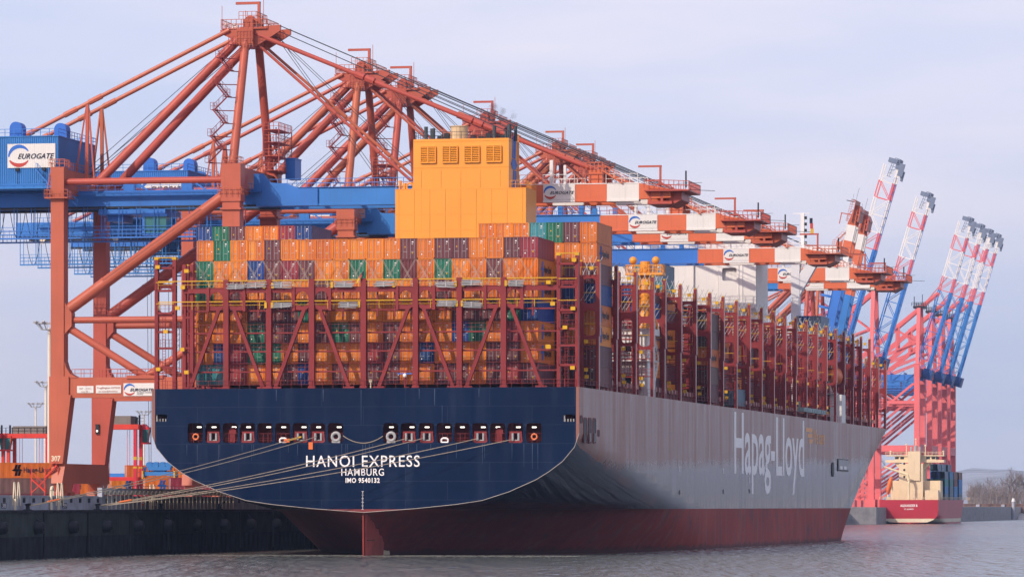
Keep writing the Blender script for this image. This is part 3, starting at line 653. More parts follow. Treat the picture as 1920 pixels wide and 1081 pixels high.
for s in (-1, 1):
    a, b = sorted((s * 27.6, s * 30.2)); mb.beam((a, -.4, 41.9), (b, -.4, 41.9), .12)
    for z in (38.4, 35.4): mb.beam((a, -.45, z), (b, -.45, z), .1)
for px, y in ((497, 533), (513, 533), (624, 533), (740, 533), (856, 533), (870, 533), (950, 533), (500, 570), (512, 570), (675, 570), (858, 570), (868, 570)): mb.box(sv(px) - .17, sv(px) + .17, -.65, -.4, sz(y + 6), sz(y - 5))
mb.build("handrail", M['yellow'], stern)
for px, y in ((298, 495), (352, 503), (345, 534), (335, 573), (313, 617), (344, 651), (299, 688), (352, 694), (1030, 531), (1038, 571), (1029, 650), (1030, 651), (1078, 490), (1076, 580), (1061, 615), (1075, 690)): q = link("lamp_box", LAMPB, stern); q.location = (sv(px), 0, sz(y + 5)); q.scale = (1.15, 1, 1)
for px, y, wd in ((482, 533, 18), (530, 533, 17), (648, 533, 17), (722, 533, 17), (838, 535, 17), (886, 532, 17), (530, 571, 17), (655, 571, 17), (840, 570, 17), (886, 573, 17), (970, 534, 14), (445, 535, 16)):
    mb = MB()
    for j in range(7):
        z = sz(y + 4.5 - j * 1.5); d = rnd.uniform(-.25, .25); mb.tube((sv(px - wd) + d, -.75 + .06 * (j % 3), z), (sv(px + wd) + d, -.72, z + rnd.uniform(-.12, .12)), .06, 4)
    mb.box(sv(px) - .1, sv(px) + .1, -.8, -.66, sz(y + 5), sz(y - 5)); mb.build("rod_bundle", M['steel'], stern)
# satellite dome and small deck fittings on the stern rail
mb = MB(); v = sv(760); mb.mi = 0; mb.tube((v, -.3, DZ), (v, -.3, sz(708)), .12, 8); mb.beam((v, -.3, DZ + .1), (v + .6, -.3, DZ + .1), .1); mb.mi = 1; mb.ball((v, -.3, sz(704)), .28, 1.1); mb.mi = 2; mb.box(v - 1.05, v + 1.05, -.36, -.24, sz(701.5), sz(699.5)); mb.build("stern_radar", [M['lash'], M['letter'], M['lblue']], stern)
mb = MB(); v = sv(696); mb.tube((v, -.3, DZ), (v, -.3, sz(714)), .1, 8); mb.box(v - .2, v + .2, -.5, -.1, sz(716), sz(711)); mb.build("deck_lamp_post", M['cream'], stern, True)
# ensign on the stern, hanging limp from the centre post
fl = thing("flag", "German flag hanging limply from a staff amid the stern frame", "flag", L(sv(682.5) - .1, T0 - .6, sz(523)), -TH)
mb = MB(); mb.tube((0, 0, 0), (.25, -.1, 1.1), .05, 6); mb.build("flagstaff", M['dark'], fl)
mb = MB()
for i, mi in enumerate((0, 1, 2)):
    mb.mi = mi
    for j in range(4):
        x = .2 - .1 * i * 2.6 - j * .07; z0 = 1.0 - i * .42 - j * .13
        mb.hexa([(x - .3, -.2 - .03 * (j % 2), z0 - .34), (x - .02, -.26, z0 - .3), (x - .02, -.22, z0 - .3), (x - .3, -.16, z0 - .34), (x - .2, -.2, z0 - .02), (x + .08, -.26, z0), (x + .08, -.22, z0), (x - .2, -.16, z0 - .02)])
mb.build("cloth", [M['ink'], M['lred'], M['yellow']], fl)
# ------------------------------------------------------------------ hatch covers along the deck edge, passage rail
hc_m = paint("hatch coaming paint", (.40, .18, .16), .5, .15, .3, .4)
for a, b_ in zip(LBT[1:-1], LBT[2:]):
    mb = MB(); mb.mi = 0; mb.box(-27, 27, a + .9, b_ - .9, DZ, DZ + 1.5); mb.mi = 1; mb.box(26.9, 27.1, a + .9, b_ - .9, DZ + .05, DZ + 1.45)
    for q in range(5): y = a + 1.6 + q * (b_ - a - 3.2) / 4; mb.box(26.9, 27.5, y - .2, y + .2, DZ, DZ + 1.55); mb.box(26.9, 28.2, y - .6, y + .6, DZ + 1.2, DZ + 1.9)
    mb.build("hatch_cover", [M['lash'], hc_m], ship)
mb = MB(); mb.rail([(30.35, 2, DZ), (30.35, 352, DZ)], 1.1, 3.2, .035); mb.build("deck_rail", M['lash'], ship)
# ------------------------------------------------------------------ funnel and aft deckhouse
fn = thing("funnel", None, None); fn.parent = ship
TF = 63.5; zt, zm = Zpx(260, 0, TF), Zpx(353, 0, TF); fv = lambda px: Vpx(px, TF)
mb = MB(); mb.box(fv(741), fv(986), TF, TF + 8.2, DZ, zm); mb.box(fv(775), fv(954), TF, TF + 8.0, zm, zt); mb.build("casing", M['funnel'], fn)
mb = MB()
for z in (zm - .05, Zpx(400, 0, TF), Zpx(430, 0, TF)): mb.box(fv(741) - .03, fv(986) + .03, TF - .03, TF + 8.2, z - .08, z)
for px in (790, 860, 905): mb.box(fv(px) - .04, fv(px) + .04, TF - .02, TF, zm - 7, zm - .2)
mb.build("weld_seam", M['funnel'], fn)
mb = MB()
for k in range(9): x = fv(748 + k * 29); mb.box(x - .03, x + .03, TF - .025, TF, DZ + 10, zm - .1)
for k in range(5): x = fv(790 + k * 37); mb.box(x - .03, x + .03, TF - .025, TF, zm + .1, zt - 4.8)
for z in (zt - .35, zm + 3.2): mb.box(fv(775) - .03, fv(954) + .03, TF - .03, TF + 8.03, z - .06, z)
mb.build("plate_seam", paint("seam orange", (.62, .23, .02), .5), fn)
mb = MB(); x = fv(954) + .12
for y in (TF + 6.4, TF + 7.0): mb.beam((x, y, zm), (x, y, zt + 1.1), .07)
for k in range(18): z = zm + .3 + k * .42; mb.beam((x, TF + 6.4, z), (x, TF + 7.0, z), .05)
mb.build("ladder", M['funnel'], fn)
for px in (803, 844, 885, 926):
    x0, x1 = fv(px - 14), fv(px + 14); z0, z1 = Zpx(304.5, 0, TF), Zpx(274, 0, TF); mb = MB()
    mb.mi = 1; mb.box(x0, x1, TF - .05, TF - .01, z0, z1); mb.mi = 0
    for e in range(2):
        for k in range(9): z = z0 + (k + .25) * (z1 - z0) / 9; xa = x0 + e * (x1 - x0) / 2 + .06; xb = xa + (x1 - x0) / 2 - .12; mb.hexa([(xa, TF - .28, z - .04), (xb, TF - .28, z - .04), (xb, TF - .06, z + .1), (xa, TF - .06, z + .1), (xa, TF - .28, z + .02), (xb, TF - .28, z + .02), (xb, TF - .06, z + .18), (xa, TF - .06, z + .18)])
    for x in (x0, (x0 + x1) / 2, x1): mb.box(x - .07, x + .07, TF - .3, TF - .02, z0, z1)
    for z in (z0, z1): mb.box(x0, x1, TF - .3, TF - .02, z - .07, z + .07)
    mb.build("louvre", [M['funnel'], M['slat']], fn)
mb = MB(); mb.rail([(fv(776), TF + .2, zt), (fv(953), TF + .2, zt), (fv(953), TF + 7.8, zt), (fv(776), TF + 7.8, zt), (fv(776), TF + .2, zt)], 1.1, 1.5, .06)
mb.build("top_rail", M['dark'], fn)
mb = MB(); mb.rail([(fv(742), TF + .2, zm), (fv(774), TF + .2, zm)], 1.1, .8, .06); mb.build("step_rail", M['funnel'], fn); mb = MB(); mb.rail([(fv(956), TF + .2, zm), (fv(986), TF + .2, zm), (fv(986), TF + 8, zm)], 1.1, .8, .06); mb.build("step_rail", M['funnel'], fn); mb = MB()
mb.box(fv(745), fv(748), TF + 1, TF + 2, zm, zm + 1.4); mb.box(fv(752), fv(757), TF + 1, TF + 2, zm, zm + 1.0); mb.ring((fv(766), TF + 1, zm + .4), (0, 1, 0), .55, .15, 14, 6); mb.build("step_fittings", M['funnel'], fn)
def pipe(px, wpx, ytop, mat, dy=2.5, cap=True):
    mb = MB(); r = wpx / 2 / 11.9; x = fv(px); z = Zpx(ytop, 0, TF); mb.tube((x, TF + dy, zt - .2), (x, TF + dy, z), r, 14)
    if cap: mb.tube((x, TF + dy, z), (x, TF + dy, z + .12), r * 1.08, 14)
    return mb.build("exhaust_pipe", mat, fn, True)
for px, wp, yt, dy in ((793, 7, 236, 2.2), (799, 6, 238, 4), (806, 7, 239, 2.5), (821, 4, 250, 3), (921, 7, 236, 2.4), (949, 8, 234, 2.4), (957, 6, 236, 4), (941, 5, 245, 3)): pipe(px, wp, yt, M['green_glass'], dy)
pipe(851, 33, 234, paint("sooty funnel uptake", (.55, .42, .24), .5, .2, .9, .8, 0, .5, 0, (.05, .05, .05)), 4)
for px in (816, 829, 880, 894, 907, 935): mb = MB(); mb.box(fv(px) - .35, fv(px) + .35, TF + 3, TF + 4, zt, zt + rnd.uniform(.5, 1.3)); mb.build("vent_box", M['dark'], fn)
# blue house emblem on the starboard cheek of the funnel
mb = MB(); y0 = TF + 1.3; zc = (zt + zm) / 2; U = lambda y, z: (fv(954) + .02, y0 + y, zc + z)
def slab(pts):
    a = [U(*p) for p in pts]; b = [(p[0] + .05, p[1], p[2]) for p in a]; mb.face(b); n = len(a)
    for i in range(n): j = (i + 1) % n; mb.face([a[i], a[j], b[j], b[i]])
slab([(1.2, .9), (2.3, .9), (2.9, 4.4), (1.8, 4.4)]); slab([(2.6, .9), (3.7, .9), (4.3, 4.4), (3.2, 4.4)]); slab([(1.5, -4.4), (2.6, -4.4), (3.0, -.9), (1.9, -.9)]); slab([(3.1, -4.4), (4.2, -4.4), (4.5, -.9), (3.4, -.9)]); slab([(.2, 0), (1.4, -.8), (3.6, -.8), (4.9, 0), (3.9, .8), (1.4, .8)])
mb.build("house_emblem", M['lblue'], fn)
# white aft deckhouse under the funnel
dh = thing("aft_deckhouse", None, None); dh.parent = ship; t = 64.4
mb = MB(); mb.box(-29, 29, t, t + 7, DZ, 33.0); mb.box(-29.6, 29.6, t - .5, t + 7.4, 33.0, 33.9); mb.box(-29.3, 29.3, t - .8, t + 7.4, 28.9, 29.2); mb.build("house", M['offw'], dh)
mb = MB(); mb.rail([(-29.5, t - .4, 33.9), (29.5, t - .4, 33.9), (29.5, t + 7.2, 33.9)], 1.1, 1.4, .06); mb.rail([(-29.3, t - .7, 29.2), (29.3, t - .7, 29.2)], 1.1, 1.4, .06); mb.build("rail", M['offw'], dh)
for i in range(14):
    for z in (25.2, 30.2):
        mb = MB(); x = -26 + i * 4; mb.box(x - .45, x + .45, t - .04, t + .02, z, z + 1.6); mb.build("window", M['dark'], dh)
mb = MB(); mb.stair((29.3, t + .2, DZ), (29.3, t + 6, 29.2)); mb.stair((29.3, t + 6, 29.2), (29.3, t + .3, 33.9)); mb.build("stair", M['offw'], dh)
# yellow mast on the deckhouse
my = thing("signal_mast", None, None); my.parent = ship
TMm = 66; x = Vpx(1210, TMm); z0 = 33.9; zp = Zpx(512, x, TMm)
mb = MB(); mb.tube((x, TMm, z0), (x, TMm, z0 + 2.5), 1.5, 12, .95); mb.tube((x, TMm, z0 + 2.5), (x, TMm, Zpx(490, x, TMm)), .95, 12, .8)
for s in (-1, 1):
    mb.beam((x + s * 2.0, TMm, z0), (x + s * .9, TMm, z0 + 3.5), .25); mb.beam((x + s * .8, TMm - .9, z0), (x + s * .8, TMm - .9, zp), .12)
mb.box(x - 2.9, x + 2.9, TMm - 1.5, TMm + 1.5, zp - .35, zp)
for k in range(4): z = z0 + 3 + k * 1.9; mb.box(x - 1.4, x + 1.4, TMm - .9, TMm + .9, z - .1, z)
mb.build("mast_column", M['funnel'], my)
mb = MB(); mb.rail([(x - 2.8, TMm - 1.4, zp), (x + 2.8, TMm - 1.4, zp), (x + 2.8, TMm + 1.4, zp), (x - 2.8, TMm + 1.4, zp), (x - 2.8, TMm - 1.4, zp)], 1.2, .7, .09); mb.build("platform_rail", M['funnel'], my)
for s in (-1, 1):
    mb = MB(); xx = x + s * 1.75; mb.tube((xx, TMm - .8, zp), (xx, TMm - .8, zp + 1.4), .16, 8); mb.ball((xx, TMm - .8, zp + 1.9), .62, 1.0); mb.build("mast_dome", M['funnel'], my, True)
# ------------------------------------------------------------------ forward bridge house
br = thing("bridge_house", None, None); br.parent = ship
t = 281; zr = Zpx(458, 20, t); zw = Zpx(483, 20, t)
mb = MB(); mb.box(-17, 5.5, t, t + 16, DZ, zw - .2); mb.box(5.5, 13.2, t + .6, t + 16, DZ, zw - .2)
mb.mesh_in(plate([(5.6, zw - 10), (13.2, zw - 10), (13.2, zw - .2), (5.6, zw - .2)], [rrect(Vpx(1368, t), Zpx(514, 9, t), 2.9, 2.6, .4)], .5), Matrix.Translation((0, t - .1, 0)) @ XZ)
mb.box(-30.65, 29.6, t - 1, t + 8, zw - .2, zw + 1.3); mb.box(-15, 13, t, t + 10, zw + 1.3, zr + .8); mb.box(-16, 26.5, t - 1.2, t + 9, zw + 1.3, zw + 1.5)
mb.box(15, 29.6, t - 1.05, t - .95, zw + 1.3, zw + 2.1)
mb.build("house", M['offw'], br)
for s, a in ((1, 20.2), (-1, -20.2)):
    mb = MB(); b = a + s * 1.7; mb.box(min(a, b), max(a, b), t, t + 2.2, DZ, zw - .2)
    q = [(b, zw - 7.5), (b + s * 4.2, zw - .2), (b + s * 2.2, zw - .2), (b, zw - 3.2)]
    mb.mesh_in(plate(q if s > 0 else q[::-1], [], 2.0), Matrix.Translation((0, t + 1.1, 0)) @ XZ)
    mb.build("wing_support", paint("bridge wing paint", (.66, .67, .70), .5, .05, .1, .2), br)
mb = MB(); mb.rail([(-30, t - .9, zw + 1.3), (29.5, t - .9, zw + 1.3)], 1.1, 1.4, .07); mb.rail([(-15, t, zr + .8), (13, t, zr + .8)], 1.1, 1.4, .07)
for v in (-8, -2, 4, 9): mb.beam((v, t + 3, zr + .8), (v, t + 3, zr + 2.5), .2)
mb.build("rail", M['steel'], br)
mb = MB(); vm = Vpx(1505, t + 3); zt2 = Zpx(400, vm, t + 3); mb.mi = 0; mb.box(vm - .35, vm + .35, t + 2.6, t + 3.3, zw + 1.3, zt2); mb.beam((vm - 3.0, t + 3, zw + 1.4), (vm - .2, t + 3, zt2 - 7), .45); mb.beam((vm - 1.4, t + 3, zw + 4.4), (vm, t + 3, zw + 4.4), .25); mb.beam((vm - 1.9, t + 3, zt2), (vm + 1.4, t + 3, zt2), .15); mb.mi = 1
for k in range(6): mb.box(vm + .4, vm + .85, t + 2.6, t + 3.1, zt2 - 1.2 - k * 1.25, zt2 - .6 - k * 1.25)
mb.build("light_mast", [M['offw'], M['dark']], br)
mb = MB(); mb.mi = 0
for i in range(3): mb.mi = i; mb.box(vm + 1.4 + .1 * i, vm + 2.0 + .1 * i, t + 2.95, t + 3.05, zt2 - 2.0 - i * 1.05, zt2 - .95 - i * 1.05)
o = mb.build("flag", [M['ink'], M['lred'], M['yellow']]); o.location = L(0, 0, 0); o.rotation_euler = (0, 0, -TH); tag(o, "small German flag flying beside the white light mast above the ship's bridge", "flag")
mb = MB()
for v in (Vpx(1300, t), Vpx(1385, t), Vpx(1392, t)): mb.tube((v, t - .3, 34), (v, t - .3, zw - .4), .22, 8)
mb.build("drain_pipe", M['offw'], br, True)
mb = MB(); mb.box(9, 11.4, t + .7, t + 2, Zpx(526, 9, t), Zpx(505, 9, t)); mb.build("blue_tank", M['lblue'], br)
for k in range(5):
    for j in range(6):
        mb = MB(); z = DZ + 6 + k * 4; x = -13.5 + j * 3.1; mb.box(x - .4, x + .4, t - .05, t + .02, z, z + 1.4); mb.build("window", M['dark'], br)
# red foremast
mb = MB(); x = Vpx(1430, 386); z1 = Zpx(560, x, 386); mb.box(x - .9, x + .9, 385, 386.8, DZ, z1 - 2); mb.box(x - 1.5, x + 1.5, 384.6, 387.2, z1 - 3.2, z1 - 3.0); mb.rail([(x - 1.5, 384.6, z1 - 3), (x + 1.5, 384.6, z1 - 3)], 1.2, .6, .1); mb.tube((x - .4, 386, z1 - 2), (x - .4, 386, z1 + 1), .15, 6); mb.tube((x + .3, 386, z1 - 2), (x + .3, 386, z1), .12, 6); mb.build("foremast", M['lash'], ship)
# accommodation ladder store & white ventilation trunk on the starboard side
t = Tpx(1577, 30); mb = MB(); mb.box(28.2, 30.5, t - 3, t + 3, DZ, Zpx(740, 30, t)); mb.build("side_trunk", M['offw'], ship)
for px in (1540, 1552): pass
t0_, t1_ = Tpx(1502, 30.3), Tpx(1543, 30.3); mb = MB(); mb.box(29.6, 30.9, t0_, t1_, Zpx(771, 30, t0_) , Zpx(763, 30, t0_)); 
for k in range(12): y = t0_ + (t1_ - t0_) * (k + .5) / 12; mb.box(30.9, 31.0, y - .35, y + .35, Zpx(771, 30, t0_) + .1, Zpx(763, 30, t0_) - .1)
mb.beam((30.2, t0_ - 1.5, DZ + 1.0), (30.2, t0_ - 1.5, DZ + 3), .3); mb.build("accommodation_ladder", paint("pale green grey paint", (.30, .38, .38), .5), ship)
# orange lifeboat in its davit
tlb = Tpx(1565, 28.5); zl = Zpx(706, 28.5, tlb)
bo = thing("lifeboat", "orange enclosed lifeboat hanging in grey davits amid the red lashing bridges", "lifeboat", L(28.4, tlb, zl), -TH)
mb = MB(); prof = [(-5.2, .1, .3), (-4.6, 1.0, .9), (-2.5, 1.6, 1.5), (0, 1.75, 1.7), (2.5, 1.6, 1.6), (4.4, 1.0, 1.2), (5.3, .1, .6)]; k = 12
for y, a, h in prof:
    for i in range(k): th = 2 * math.pi * i / k; mb.v.append((a * math.cos(th), y, h * math.sin(th) * (1.15 if math.sin(th) > 0 else 1.0)))
for j in range(len(prof) - 1):
    for i in range(k): i2 = (i + 1) % k; mb.f.append((j * k + i, j * k + i2, (j + 1) * k + i2, (j + 1) * k + i)); mb.m.append(0)
mb.build("hull", M['orange'], bo, True)
mb = MB(); mb.box(-.7, .7, -3.6, -1.8, 1.6, 2.3); mb.build("steering_cover", M['orange'], bo)
mb = MB()
for dy in (-3.8, 3.8): mb.beam((26.8, tlb + dy, DZ), (27.4, tlb + dy, zl + 2.5), .5); mb.beam((27.2, tlb + dy, zl + 2.6), (29.0, tlb + dy, zl + 2.9), .4); mb.beam((28.4, tlb + dy, zl + 2.8), (28.4, tlb + dy, zl + 1.6), .1); mb.beam((30.2, tlb + dy, DZ), (27.2, tlb + dy, zl + 1), .3)
mb.box(26.2, 29.2, tlb - 6, tlb + 6, zl - 3.6, zl - 3.3); mb.build("davit", M['offw'], ship)
# ------------------------------------------------------------------ containers
CL, CW, CHT = 12.19, 2.438, 2.896
def cont_meshes(k, front=False):
    "root body (corrugated box with corner posts), left and right door"
    mb = MB(); L2 = CL; w2 = CW / 2; y0 = .06
    # corrugated sides
    n = 40
    for s in (-1, 1):
        b = len(mb.v)
        for i in range(n + 1):
            y = .2 + (L2 - .4) * i / n; x = s * (w2 - (.02 if (i // 1) % 4 in (0, 1) else .06)); mb.v += [(x, y, .16), (x, y, CHT - .1)]
        for i in range(n): q = (b + 2 * i, b + 2 * i + 2, b + 2 * i + 3, b + 2 * i + 1); mb.f.append(q if s > 0 else q[::-1]); mb.m.append(0)
        mb.box(*sorted((s * w2, s * (w2 - .1))), 0, L2, 0, .16); mb.box(*sorted((s * w2, s * (w2 - .1))), 0, L2, CHT - .1, CHT - .01)
        for y in (0, L2 - .2): mb.box(*sorted((s * w2, s * (w2 - .16))), y, y + .2, 0, CHT)
    mb.box(-w2 + .1, w2 - .1, .1, L2 - .1, .02, .16); mb.box(-w2 + .1, w2 - .1, .1, L2 - .1, CHT - .12, CHT - .04)
    mb.box(-w2 + .16, w2 - .16, 0, .12, 0, .13); mb.box(-w2 + .16, w2 - .16, 0, .12, CHT - .13, CHT - .005); mb.box(-w2 + .1, w2 - .1, L2 - .1, L2 - .02, .1, CHT - .05)
    if front:
        n = 18; b = len(mb.v)
        for i in range(n + 1):
            x = -w2 + .16 + (CW - .32) * i / n; y = .03 if i % 4 in (0, 1) else .13; mb.v += [(x, y, .12), (x, y, CHT - .12)]
        for i in range(n): mb.f.append((b + 2 * i, b + 2 * i + 1, b + 2 * i + 3, b + 2 * i + 2)); mb.m.append(0)
    body = mb.mesh("container", M['c' + k]); doors = []
    if not front:
        for s in (-1, 1):
            for var in range(2):
                d = MB(); d.mi = 0; a, b = sorted((s * .012, s * (w2 - .15))); d.box(a, b, .09, .13, .13, CHT - .14)
                for z in (.16, .72, 1.28, 1.84, 2.4): d.box(a + .06, b - .06, .065, .09, z + .04, z + .42)
                d.mi = 1
                for x in (s * .27, s * .80): d.tube((x, .035, .1), (x, .035, CHT - .08), .036, 6); d.box(x - .05, x + .05, .0, .05, .06, .2); d.box(x - .05, x + .05, .0, .05, CHT - .2, CHT - .07)
                for z in (.5, 1.05, 1.85, 2.4): d.box(*sorted((s * (w2 - .17), s * (w2 - .05))), .03, .1, z, z + .09)
                d.box(s * .53 - .24, s * .53 + .24, .02, .05, .98, 1.04)
                d.mi = 2
                if s > 0: d.box(.42, .66, .055, .066, 2.3, 2.44); d.box(.40, .58, .055, .066, 2.05, 2.12)
                if s < 0 and var: d.box(-.68, -.54, .055, .066, .55, .72)
                if s > 0 and var: d.box(.9, 1.0, .055, .066, 1.25, 1.38)
                d.mi = 3
                if s > 0 and not var: d.box(.42, .6, .055, .066, .75, 1.0)
                if s < 0 and not var: d.box(-.62, -.45, .055, .066, 1.6, 1.78)
                doors.append(d.mesh("door", [M['c' + k], paint("lock rod grey " + k, tuple(min(1, .30 + .30 * c) for c in CC[k][1]), .45), M['letter'], M['yellow']]))
    return body, doors
CM = {k: cont_meshes(k) for k in CC}; CF = {k: cont_meshes(k, True) for k in "OMC"}
side_logo = None
def logo_mesh():
    mb = MB(); mb.mi = 1; put_text(mb, "Hapag-Lloyd", 5.2, 1.35, YZ, (0, 7.1, 1.40), off=.02, th=.012); mb.mi = 0
    def sl(p):
        a = [(0.006, 2.2 + y, 1.5 + z) for y, z in p]; mb.face(a); mb.face(a[::-1])
    sl([(.5, .25), (.95, .25), (1.2, 1.05), (.75, 1.05)]); sl([(1.1, .25), (1.55, .25), (1.8, 1.05), (1.35, 1.05)]); sl([(.55, -1.05), (1.0, -1.05), (1.2, -.25), (.75, -.25)]); sl([(1.15, -1.05), (1.6, -1.05), (1.8, -.25), (1.35, -.25)]); sl([(0, 0), (.5, -.22), (1.6, -.22), (2.1, 0), (1.6, .22), (.5, .22)])
    return mb.mesh("side_logo", [M['lblue'], M['ink']])
LOGO = logo_mesh()
NCONT = 0
def container(k, loc, rz, label, group, logo=False, front=False, cat="shipping container"):
    global NCONT
    body, doors = (CF if front else CM)[k]; o = link("container", body); o.location = loc; o.rotation_euler = (0, 0, rz)
    for j in range(0, len(doors), 2): link("door", doors[j + rnd.randrange(2)], o)
    if logo: lo = link("side_logo", LOGO, o); lo.location = (CW / 2 + .004, 0, 0)
    tag(o, label, cat, group); NCONT += 1; return o
PITCH, TIER, ZB = 2.464, 2.925, 24.0
def colv(c): return -28.34 + PITCH * c            # 24 columns across the ship, 0 = port
E0 = Vpx(369, 4.2) + CW / 2
ROWS = ["OGOOMOOOOOOOMOMMOOMC", "GOOBMCMOOGOGMOGOOMOO", "GOMOMOOMOOOOOOMOOOOO", "OOOMMMGOOOOOOOOMMMGB", "OOOGMMOMGMOMOOOBGOCO", "OBCGGOMOOOCMOBOOOMMO", "TTCOOMBOMOMMOOMMOMCM"]
for r, row in enumerate(ROWS):
    for c, k in enumerate(row):
        z = ZB + TIER * (6 - r); fr = (r == 1 and c in (12, 19)); side = c == 19
        where = "topmost tier" if r == 0 else ("bottom tier" if r == 6 else ordi(r) + " tier down")
        container(k, L(E0 + PITCH * c, 4.2, z), -TH, f"{CC[k][0]} container, {ordi(c)} from the port end, {where} of the stern stack", "containers in the stern stack", side and k == 'O', fr)
# second bay, one tier higher, showing left and right of the orange funnel and at the starboard edge
t2 = 19.2
for c, k in list(zip(range(0, 7), "BGMOOCB")) + list(zip(range(17, 24), "OOOTGMO")):
    container(k, L(colv(c), t2, ZB + TIER * 7), -TH, f"{CC[k][0]} container, {ordi(c if c < 7 else c - 17)} from port, top row beside the funnel, " + ("port group" if c < 7 else "starboard group"), "containers on top of the second bay")
PORTC = {0: "BMGOMGM", 1: "OMOGBMO", 22: "OMBMOMM", 21: "OOMOBMO", 23: "OMBOOMM"}
for c, col in PORTC.items():
    for r, k in enumerate(col):
        z = ZB + TIER * (6 - r); side = {0: "in the port edge column", 1: "beside the port edge column", 21: "three columns in from starboard", 22: "next to the starboard edge column", 23: "in the starboard edge column"}[c]
        container(k, L(colv(c), t2, z), -TH, f"{CC[k][0]} container {side}, second bay, {ordi(r + 1)} from top", "containers in the second bay", c == 23 and k == 'O')
# scattered stacks further forward
def stack(c0, t, cols, where, group, base=0):
    for i, col in enumerate(cols):
        for r, k in enumerate(reversed(col)):
            if k == '.': continue
            n = len(col); pos = "topmost" if r == n - 1 else ("bottom one" if r == 0 else ordi(n - 1 - r) + " from top")
            cn = "" if len(cols) == 1 else (", port column" if i == 0 else ", starboard column")
            container(k, L(colv(c0 + i), t, ZB + TIER * (r + base)), -TH, f"{CC[k][0]} container, {pos}{cn}, {where}", group, k == 'O' and i == len(cols) - 1)
GF = "containers in the forward bays"
stack(23, 118.0, ["KKOKM"], "the lone starboard stack halfway along", GF)
stack(23, 147.5, ["S"], "the starboard deck edge, standing alone", GF)
stack(20, 89.2, ["MOMOMM", "OOMMOM"], "the stack three bays past the yellow mast", GF)
stack(20, 103.6, ["OOMOMM", "OMOOMO"], "the orange stack four bays past the yellow mast", GF)
stack(21, 74.2, ["BMMOMB", "MBMOOM"], "the dark stack before the mast", GF)
stack(18, 132.2, ["TTTMOMOM", "STLMOMOM"], "the tall teal and grey stack", GF)
stack(20, 160.5, ["OOMM", "OMMO"], "the low orange stack below the bridge windows", GF)
for tt, cols, nm in ((175.0, ["MOMM", "OMOM"], "the fifth bay before the bridge"), (189.9, ["OMMO", "MOMM"], "the fourth bay before the bridge"), (204.0, ["MMOM", "KOMO"], "the third bay before the bridge")): stack(20, tt, cols, nm, GF)
cB = int(round((Vpx(1492, 275) + 28.34) / PITCH + .5))
stack(cB, 274.8, ["BBSMMMM", "SSSMMMM"], "the dark blue stack near the bridge", GF)
# lashing rods crossing the upper tiers of the stern stack
def rodm(s, z0, z1):
    mb = MB()
    for d in (0, .16): mb.tube((-s * 1.12 + d, 0, z0), (s * 1.16 + d, 0, z1), .026, 5)
    return mb.mesh("lashing_rod", paint("lashing rod", (.42, .35, .29), .5))
zA0, zA1 = sz(537), ZB + TIER * 6 - .1
RM = {(s, q): rodm(s, *((zA0, zA1) if q == 0 else (sz(579), ZB + TIER * 5 - .1))) for s in (-1, 1) for q in (0, 1)}
for c in range(20):
    for s in (-1, 1):
        for q in (0, 1):
            if q == 1 and c % 2: continue
            o = link("lashing_rod", RM[(s, q)], stern); o.location = (E0 + PITCH * c, 3.0 + (.05 if s > 0 else 0) - T0, 0)
# ------------------------------------------------------------------ mooring ropes
def rope(p, q, label, sag=.6, r=.058, mat='rope', tagc=None):
    mb = MB(); p = Vector(p); q = Vector(q); n = 16; pts = []
    for i in range(n + 1):
        u = i / n; a = p.lerp(q, u); a.z -= sag * 4 * u * (1 - u); pts.append(a)
    mb.path(pts, r, 6)
    if tagc is not None:
        mb.mi = 1; a = pts[1] if tagc == 0 else pts[-2]; b = pts[2] if tagc == 0 else pts[-3]; mb.tube(a.lerp(b, .1), a.lerp(b, .75), r * 2.4, 7)
    o = mb.build("mooring_rope", [M[mat], M['orange']], None, True); return tag(o, label, "mooring rope", "mooring ropes from the stern")
def chk(px, py=822): v = tv(px); return L(v, -.05, tz(py, px))
rope(BOLL[52], chk(563, 818), "upper mooring rope running from the far bollard to the seventh stern opening", .5, tagc=0)
rope(BOLL[52] + Vector((.3, .2, 0)), chk(594, 818), "lower mooring rope running from the far bollard to the eighth stern opening", .6)
rope(BOLL[183], chk(764, 821), "mooring rope crossing the ship's name, ending in the second starboard opening", .5, tagc=0)
rope(BOLL[183] + Vector((.3, .1, 0)), chk(794, 821), "mooring rope across the ship's name, ending in the third starboard opening", .6)
rope(BOLL[183] + Vector((.5, .2, 0)), chk(894, 822), "mooring rope below the first name letters, ending in the sixth starboard opening", .7)
rope(BOLL[183] + Vector((.7, .2, 0)), chk(962, 823), "lowest mooring rope, ending in the outermost starboard roller opening", .7)
rope(chk(643, 816), chk(718, 817), "pale rope hanging slack between the two middle round chocks of the stern", 1.0, .06)
rope(BOLL[411], L(-20, 6, 10), "short dark rope from a bollard up under the curve of the stern", .2, .09, 'ropeD')
mb = MB(); mb.box(-.3, .3, -.06, 0, -.5, .5); o = mb.build("rope_tag", M['orange']); o.location = L(tv(583), -.1, tz(835, 583)); o.rotation_euler = (0, 0, -TH); tag(o, "small orange tag hanging on the dark stern below the port openings", "tag")
mb = MB(); mb.beam((-.9, 0, -.22), (1.0, 0, .28), .22); mb.mi = 1; mb.box(-1.5, -.7, -.1, .1, -.5, 0); o = mb.build("chafe_guard", [M['yellow'], M['orange']]); o.location = L(tv(553), -.3, tz(822, 553)); o.rotation_euler = (0, 0, -TH); tag(o, "yellow and orange chafing sleeve on the rope by the port stern openings", "rope sleeve")
